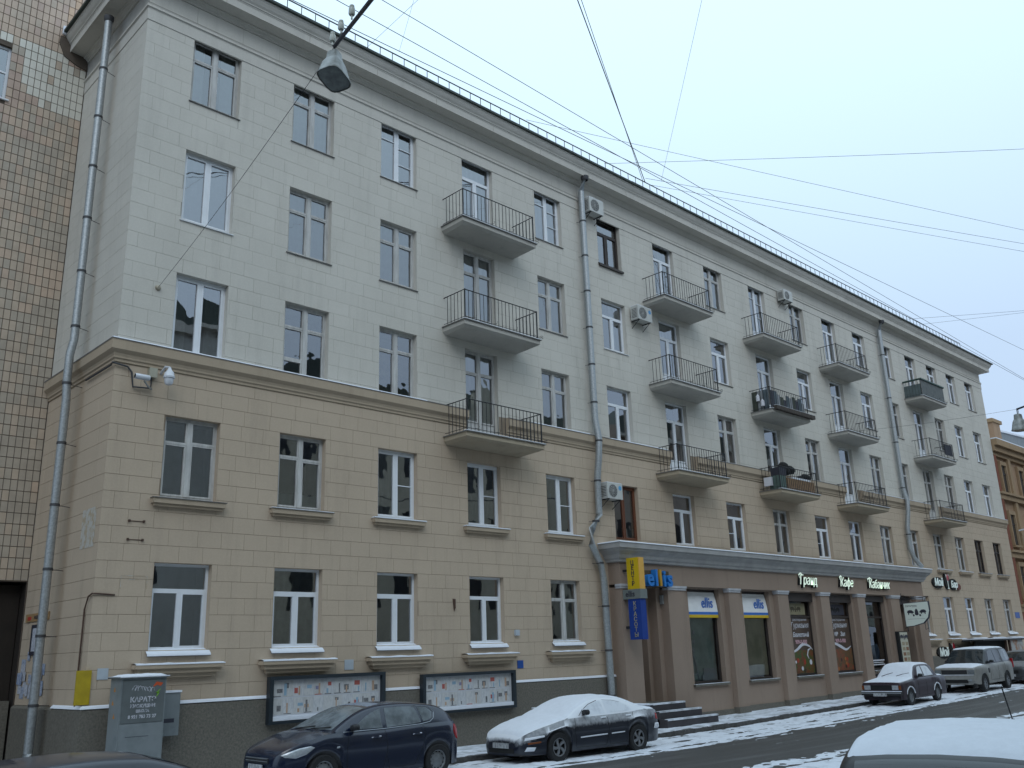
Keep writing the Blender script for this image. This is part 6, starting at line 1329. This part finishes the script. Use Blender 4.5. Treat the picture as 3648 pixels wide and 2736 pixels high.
# --- dark car behind it
sp = dict(L=4.3, r=.31, wheels=(.88, 3.5), sill=.20, flare=.02, tumble=.34, shoulder=.07, scale=(1, 1, 1),
          top=[(0, .62), (.02, .70), (.12, .78), (.5, .90), (1.05, 1.0), (2.2, 1.0), (3.5, 1.05), (4.1, 1.0), (4.25, .9), (4.3, .7)], plan=[(0, .56), (.03, .66), (.12, .76), (.4, .82), (1.0, .86), (2.4, .87), (3.6, .86), (4.1, .76), (4.3, .6)],
          roof=[(1.0, .99), (1.4, 1.22), (1.8, 1.42), (2.1, 1.48), (2.8, 1.49), (3.5, 1.42), (3.9, 1.2), (4.1, 1.02)])
grey = pbr('graphite_paint', (.045, .047, .05), .3, .1, 3, coat=.3, dust=(1.0, 1.4, .5))
k = Car('graphite_car', 'dark graphite car parked behind the silver off-roader by the canopy', 48.9, -4.0+.8, 0, sp); k.build(grey, M_PLAST); k.slope_glass(1.1, 1.78, .88, M_CGL, 'windscreen'); k.slope_glass(3.55, 4.0, .84, M_CGL, 'rear_window'); k.side_glass([[(1.5, 1.04), (1.75, 1.26), (2.0, 1.37), (2.2, 1.39), (2.2, 1.04)], [(2.3, 1.04), (2.3, 1.40), (3.0, 1.39), (3.4, 1.28), (3.5, 1.09)]], M_CGL)
k.side_patch([(.10, .66), (.5, .70), (.56, .80), (.2, .76)], M_LENSC, 'headlamp', .015); k.box('grille', M_BLACK, (-.02, .05, -.4, .4, .5, .64)); k.box('number_plate', M_PLATE, (-.035, -.02, -.26, .26, .36, .47)); k.mirrors(1.5, 1.07, M_PLAST); k.wheels(M_RIMA, 'five'); k.box('bumper_lip', M_PLAST, (-.02, .1, -.5, .5, .24, .34))

# --- snow-covered estate nearest the camera, tail towards it
sp = dict(L=4.55, r=.32, wheels=(.92, 3.55), sill=.22, flare=.015, tumble=.26, shoulder=.06, scale=(1.0, 1.12, 1.0), crown=.03,
          top=[(0, .62), (.02, .72), (.12, .80), (.5, .92), (1.1, 1.02), (2.2, 1.03), (3.6, 1.06), (4.3, 1.06), (4.48, 1.0), (4.55, .8)], plan=[(0, .6), (.03, .70), (.12, .78), (.4, .84), (1.0, .88), (2.4, .89), (3.8, .88), (4.3, .84), (4.5, .76), (4.55, .70)],
          roof=[(1.05, 1.01), (1.35, 1.18), (1.75, 1.40), (2.05, 1.53), (2.5, 1.58), (3.2, 1.585), (3.8, 1.56), (4.2, 1.49), (4.32, 1.44), (4.50, 1.08)])
black = pbr('black_paint', (.010, .010, .011), .4, .1, 3, coat=.1)
k = Car('snowy_estate', 'dark estate car with thick snow on its roof, parked opposite the shops', 11.9, -15.75, math.pi+R(13), sp, 'cars on the near side'); k.build(black, M_PLAST); k.slope_glass(1.15, 1.98, .88, M_CGLW, 'windscreen'); k.slope_glass(4.30, 4.48, .84, M_CGL, 'rear_window')
k.side_glass([[(1.7, 1.08), (1.9, 1.30), (2.1, 1.44), (2.3, 1.47), (2.3, 1.08)], [(2.4, 1.08), (2.4, 1.48), (3.2, 1.48), (3.2, 1.08)], [(3.3, 1.09), (3.3, 1.47), (3.95, 1.44), (4.1, 1.36), (4.15, 1.12)]], M_CGL)
k.snow(1.2, 4.24, .05, 'roof_snow', 1.0, 6, ends=(.12, .25)); k.snow(.1, 1.1, .05, 'bonnet_snow', .95, 7); k.side_patch([(4.36, .8), (4.5, .8), (4.47, 1.05), (4.36, 1.05)], M_TAIL, 'tail_lamp', .01); k.box('rear_bumper', M_PLAST, (4.5, 4.62, -.72, .72, .4, .58)); k.box('number_plate', M_PLATE, (4.56, 4.575, -.26, .26, .72, .83)); k.mirrors(1.7, 1.12, M_PLAST, snow=True); k.wheels(M_RIMS, 'steel')
q = MB(); q.tube([(2.15, .3, 1.60), (2.6, .3, 1.95)], .006, 5); q.lathe([(.03, 0), (.025, .04), (.01, .06)], 'z', (2.15, .3, 1.58), 8); obj('aerial', q, M_BLACK, k.root)
# --- dark car driving past, only its roof in view
slate = pbr('slate_paint', (.030, .036, .052), .32, .1, 3, coat=.5)
sp2 = dict(sp); sp2.update(scale=(1, 1, 1), roof=[(1.05, 1.0), (1.4, 1.20), (1.8, 1.36), (2.1, 1.43), (2.6, 1.455), (3.2, 1.44), (3.7, 1.36), (4.1, 1.2), (4.4, 1.06)], tumble=.34)
k = Car('slate_car', 'dark slate car passing along the road in front of the gateway', 6.55, -8.9, math.pi, sp2, 'cars on the near side', -.06); k.build(slate, M_PLAST); k.slope_glass(1.15, 2.0, .88, M_CGL, 'windscreen'); k.slope_glass(3.75, 4.3, .84, M_CGL, 'rear_window'); k.side_glass([[(1.7, 1.06), (1.9, 1.24), (2.1, 1.33), (2.4, 1.36), (2.4, 1.06)], [(2.5, 1.06), (2.5, 1.36), (3.2, 1.345), (3.6, 1.26), (3.75, 1.09)]], M_CGL); k.wheels(M_RIMA, 'five'); k.mirrors(1.7, 1.1, M_PLAST); k.side_patch([(.10, .66), (.5, .72), (.56, .84), (.2, .80)], M_LENSC, 'headlamp', .015); k.side_patch([(4.36, .8), (4.5, .8), (4.47, 1.0), (4.36, 1.0)], M_TAIL, 'tail_lamp', .01)
